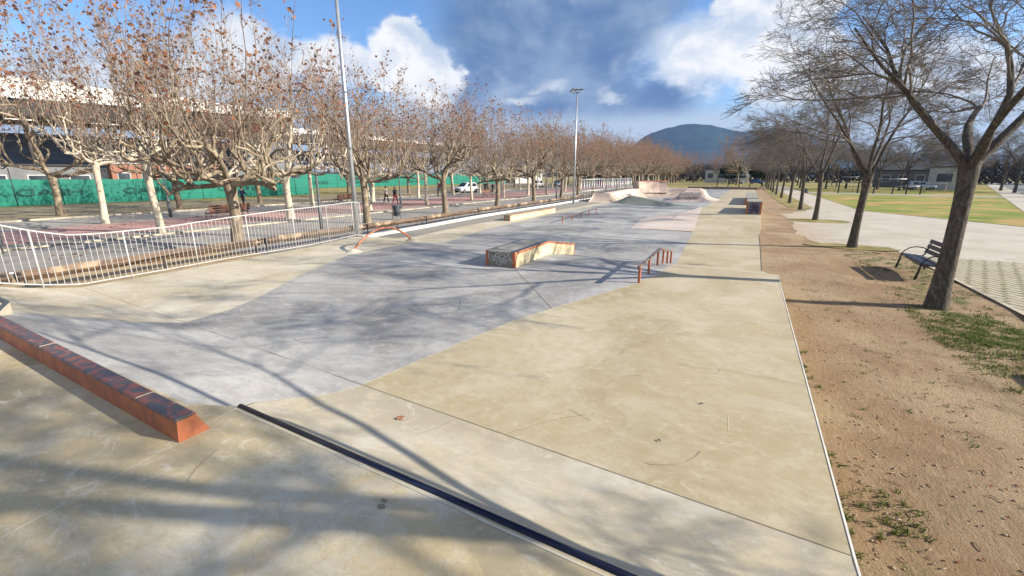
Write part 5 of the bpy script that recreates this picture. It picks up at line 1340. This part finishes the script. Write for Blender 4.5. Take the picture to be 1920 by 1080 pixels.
# ------------------------------------------------------------------ small things on the ground
rs = np.random.RandomState(9)
def tufts(name, pts, hgt, m, dens, label=None):
    V = []; T = []; b = 0
    for (x, y, r_, n) in pts:
        for _ in range(int(n*dens)):
            a = rs.uniform(0, 6.28); q = r_*math.sqrt(rs.rand()); px, py = x+q*math.cos(a), y+q*math.sin(a); 
            th = rs.uniform(0, 6.28); w_ = rs.uniform(.003, .007); h = hgt*rs.uniform(.4, 1.2); lx, ly = rs.normal(size=2)*h*.55; z = dirt_z(px, py)-.01+.004
            dx, dy = math.cos(th)*w_, math.sin(th)*w_
            V += [(px-dx, py-dy, z), (px+dx, py+dy, z), (px+lx*.5+dx*.7, py+ly*.5+dy*.7, z+h*.75), (px+lx, py+ly, z+h)]
            T += [(b, b+1, b+2), (b, b+2, b+3)]; b += 4
    o = link(name, np_mesh(name, V, None, T, False), m); tag(o, label, None, None, 'stuff'); return o
gp = []
rg = random.Random(8)
for _ in range(620):     # the green patch under the nearest tree
    x = rg.uniform(3.0, 4.85); y = rg.gauss(9.3, 1.0)
    if y > 11.2 or y < 6.8 or rg.random() > 1-.7*abs(x-4.2)/1.6: continue
    gp.append((x, y, rg.uniform(.06, .16), 26))
for _ in range(260): gp.append((rg.uniform(3.1, 4.8), rg.uniform(11.0, 20.5), rg.uniform(.04, .14), rg.choice((8, 16))))
for _ in range(90): gp.append((rg.uniform(1.3, 4.8), rg.uniform(2.5, 12), rg.uniform(.015, .05), rg.choice((4, 6, 9))))
for _ in range(34): gp.append((.84+abs(rg.gauss(0, .10)), rg.uniform(3.0, 7.5), rg.uniform(.02, .06), 16))
for _ in range(40): gp.append((rg.uniform(.9, 1.5), rg.gauss(3.9, .15), rg.uniform(.02, .05), 10))
tufts('grass', gp, .045, M_grassb, 1.0)
mb = MB()
for _ in range(900):     # pebbles, bark chips and twigs on the dirt
    x = .85+abs(rg.gauss(0, 1.6)); y = rg.uniform(2, 16)
    if x > 4.9: continue
    s = rg.uniform(.004, .013); mb.ball((x, y, dirt_z(x, y)+s*.3), s, (rg.uniform(.8, 1.6), rg.uniform(.8, 1.5), .6), 6)
for _ in range(170):
    x = rg.uniform(.85, 2.6) if rg.random() < .5 else rg.uniform(.85, 1.5); y = rg.gauss(3.9, .5) if x < 1.5 else rg.uniform(2.5, 12); a = rg.uniform(0, 3.14); l = rg.uniform(.02, .09); z = dirt_z(x, y)+.006
    mb.tube([(x, y, z), (x+l*.5*math.cos(a), y+l*.5*math.sin(a), z+.008), (x+l*math.cos(a+.3), y+l*math.sin(a+.3), z)], .0035, 5)
o = mb.build('ground_litter', mat('litter_stone_and_bark', (.36, .28, .19), (.24, .17, .115), 9, rough=.9)); tag(o, kind='stuff')
def scatter(name, box, n, sz, m, zf, seed, clump=.5):
    rs2 = np.random.RandomState(seed); V = []; T = []; b = 0; cs = [(rs2.uniform(box[0], box[1]), rs2.uniform(box[2], box[3])) for _ in range(max(3, n//25))]
    for i in range(n):
        if rs2.rand() < clump:
            c = cs[rs2.randint(len(cs))]; x = c[0]+rs2.normal()*.35; y = c[1]+rs2.normal()*.5
        else: x = rs2.uniform(box[0], box[1]); y = rs2.uniform(box[2], box[3])
        if not (box[0] <= x <= box[1]): continue
        z = zf(x, y)+.006; a = rs2.uniform(0, 6.28); q = sz*rs2.uniform(.5, 1.3); ca, sa = math.cos(a)*q, math.sin(a)*q; k = rs2.uniform(.1, .4)*q
        V += [(x, y, z), (x+ca*.5-sa*.4, y+sa*.5+ca*.4, z+k), (x+ca, y+sa, z+.3*k), (x+ca*.5+sa*.4, y+sa*.5-ca*.4, z+k*.8)]
        T += [(b, b+2, b+1), (b, b+3, b+2)]; b += 4
    tag(link(name, np_mesh(name, V, None, T, False), m), kind='stuff')
scatter('leaf_litter', (.85, 4.85, 1.5, 22), 520, .035, M_leaf, dirt_z, 5)
scatter('leaf_litter', (-41, -15.2, 3, 70), 2600, .11, M_leaf, lambda x, y: .02, 6)
# fallen leaves on the concrete
def ground_leaf(x, y, z, s, rz, label, m):
    pts = [(0, -.5), (.18, -.2), (.5, -.25), (.3, .05), (.45, .35), (.12, .25), (0, .55), (-.12, .25), (-.45, .35), (-.3, .05), (-.5, -.25), (-.18, -.2)]
    vs = [(0, 0, .012)]+[(a*s, b*s, .004+.35*s*abs(a)) for a, b in pts]; n = len(pts)
    mb = MB().add(vs, [(0, 1+i, 1+(i+1) % n) for i in range(n)]); mb.tube([(0, -.5*s, .006), (.06*s, -.95*s, .01)], .0015, 4)
    o = mb.build('fallen_leaf', m, None, (x, y, z)); o.rotation_euler = (0, 0, rz); tag(o, label, 'leaf', 'fallen leaves on the concrete')
M_fl = mat('dry_leaf', (.36, .15, .08), (.24, .10, .055), 30, rough=.8); M_fld = mat('dark_dry_leaf', (.09, .075, .08), rough=.9)
ground_leaf(-2.56, 2.62, Z(-2.56, 2.62)+.004, .085, 1.2, 'rust coloured curled leaf on the pale quarter pipe face below the joint', M_fl)
ground_leaf(-.42, 3.42, SLAB+.004, .035, .3, 'tiny dark leaf on the beige slab near the joint at lower right', M_fld)
ground_leaf(-.16, 4.25, SLAB+.004, .035, 2.3, 'tiny dark leaf on the beige slab, farther of the two dark ones', M_fld)
# wheel marks, scratches and hairline cracks on the concrete
def mark(name, cx, cy, L_, a, bend, wd, m_, wig=0.):
    P_ = []; rr = random.Random(int(cx*97+cy*31)); th = a
    x, y = cx, cy
    for i in range(9):
        P_.append((x, y)); th += bend/8+rr.uniform(-wig, wig); x += math.cos(th)*L_/8; y += math.sin(th)*L_/8
    zf = (lambda x, y: DECK+.0025) if cy < 1.2 else None
    ribbon(name, P_, wd, m_, .0035, zf)
M_mk = mat('faint_wheel_mark', (.27, .235, .17), (.34, .30, .22), 20, rough=.7); M_crk = mat('hairline_crack', (.16, .13, .10), rough=.9); M_scr = mat('pale_scratch', (.60, .56, .46), rough=.8)
M_mkg = mat('faint_wheel_mark_grey', (.13, .13, .14), (.17, .17, .18), 20, rough=.7); M_scg = mat('pale_scratch_grey', (.48, .49, .50), rough=.8)
rm = random.Random(41)
for _ in range(16): mark('wheel_mark', rm.uniform(-2.2, .3), rm.uniform(1.9, 9), rm.uniform(.15, .7), rm.uniform(0, 6.3), rm.uniform(-1.6, 1.6), rm.uniform(.003, .006), M_mk)
for _ in range(14): mark('wheel_mark', rm.uniform(-7.0, -3.9), rm.uniform(3.2, 8), rm.uniform(.2, 1.0), rm.uniform(0, 6.3), rm.uniform(-1.2, 1.2), rm.uniform(.004, .008), M_mkg if rm.random() < .5 else M_scg)
for _ in range(9): mark('scratch', rm.uniform(-2.0, .3), rm.uniform(3.2, 7), rm.uniform(.08, .3), rm.uniform(0, 6.3), rm.uniform(-.5, .5), .003, M_scr)
mark('hairline_crack', -1.22, 1.40, .22, -1.9, .3, .0025, M_crk, .5)
mark('hairline_crack', -2.4, .9, .3, 2.6, .5, .002, M_crk, .5)
mark('hairline_crack', .78, 5.2, 1.3, 2.9, .3, .003, M_crk, .35)
mark('hairline_crack', -1.6, 2.9, .8, 1.2, -.5, .003, M_crk, .35)

# damp paw-like stain on the deck
for (x, y, a, b_) in ((-1.40, 1.285, .020, .014), (-1.385, 1.25, .022, .017)):
    mb = MB(); k = 16; mb.add([(x+a*math.cos(6.283*i/k), y+b_*math.sin(6.283*i/k), DECK+.005) for i in range(k)], [tuple(range(k))])
    tag(mb.build('deck_stain', mat('damp_stain', (.26, .21, .135), rough=.7)), kind='structure')

# ------------------------------------------------------------------ haze
hb = MB().box((0, 0, 161), (9400, 9400, 326)).build('haze', None); tag(hb, kind='stuff')
hm = bpy.data.materials.new('haze'); hm.use_nodes = True; t = hm.node_tree; t.nodes.clear()
pv_ = N(t, 'ShaderNodeVolumePrincipled'); pv_.inputs['Color'].default_value = (.37, .57, 1, 1); pv_.inputs['Density'].default_value = .95e-4; pv_.inputs['Anisotropy'].default_value = .1
o_ = N(t, 'ShaderNodeOutputMaterial'); t.links.new(pv_.outputs[0], o_.inputs['Volume']); hb.data.materials.append(hm)
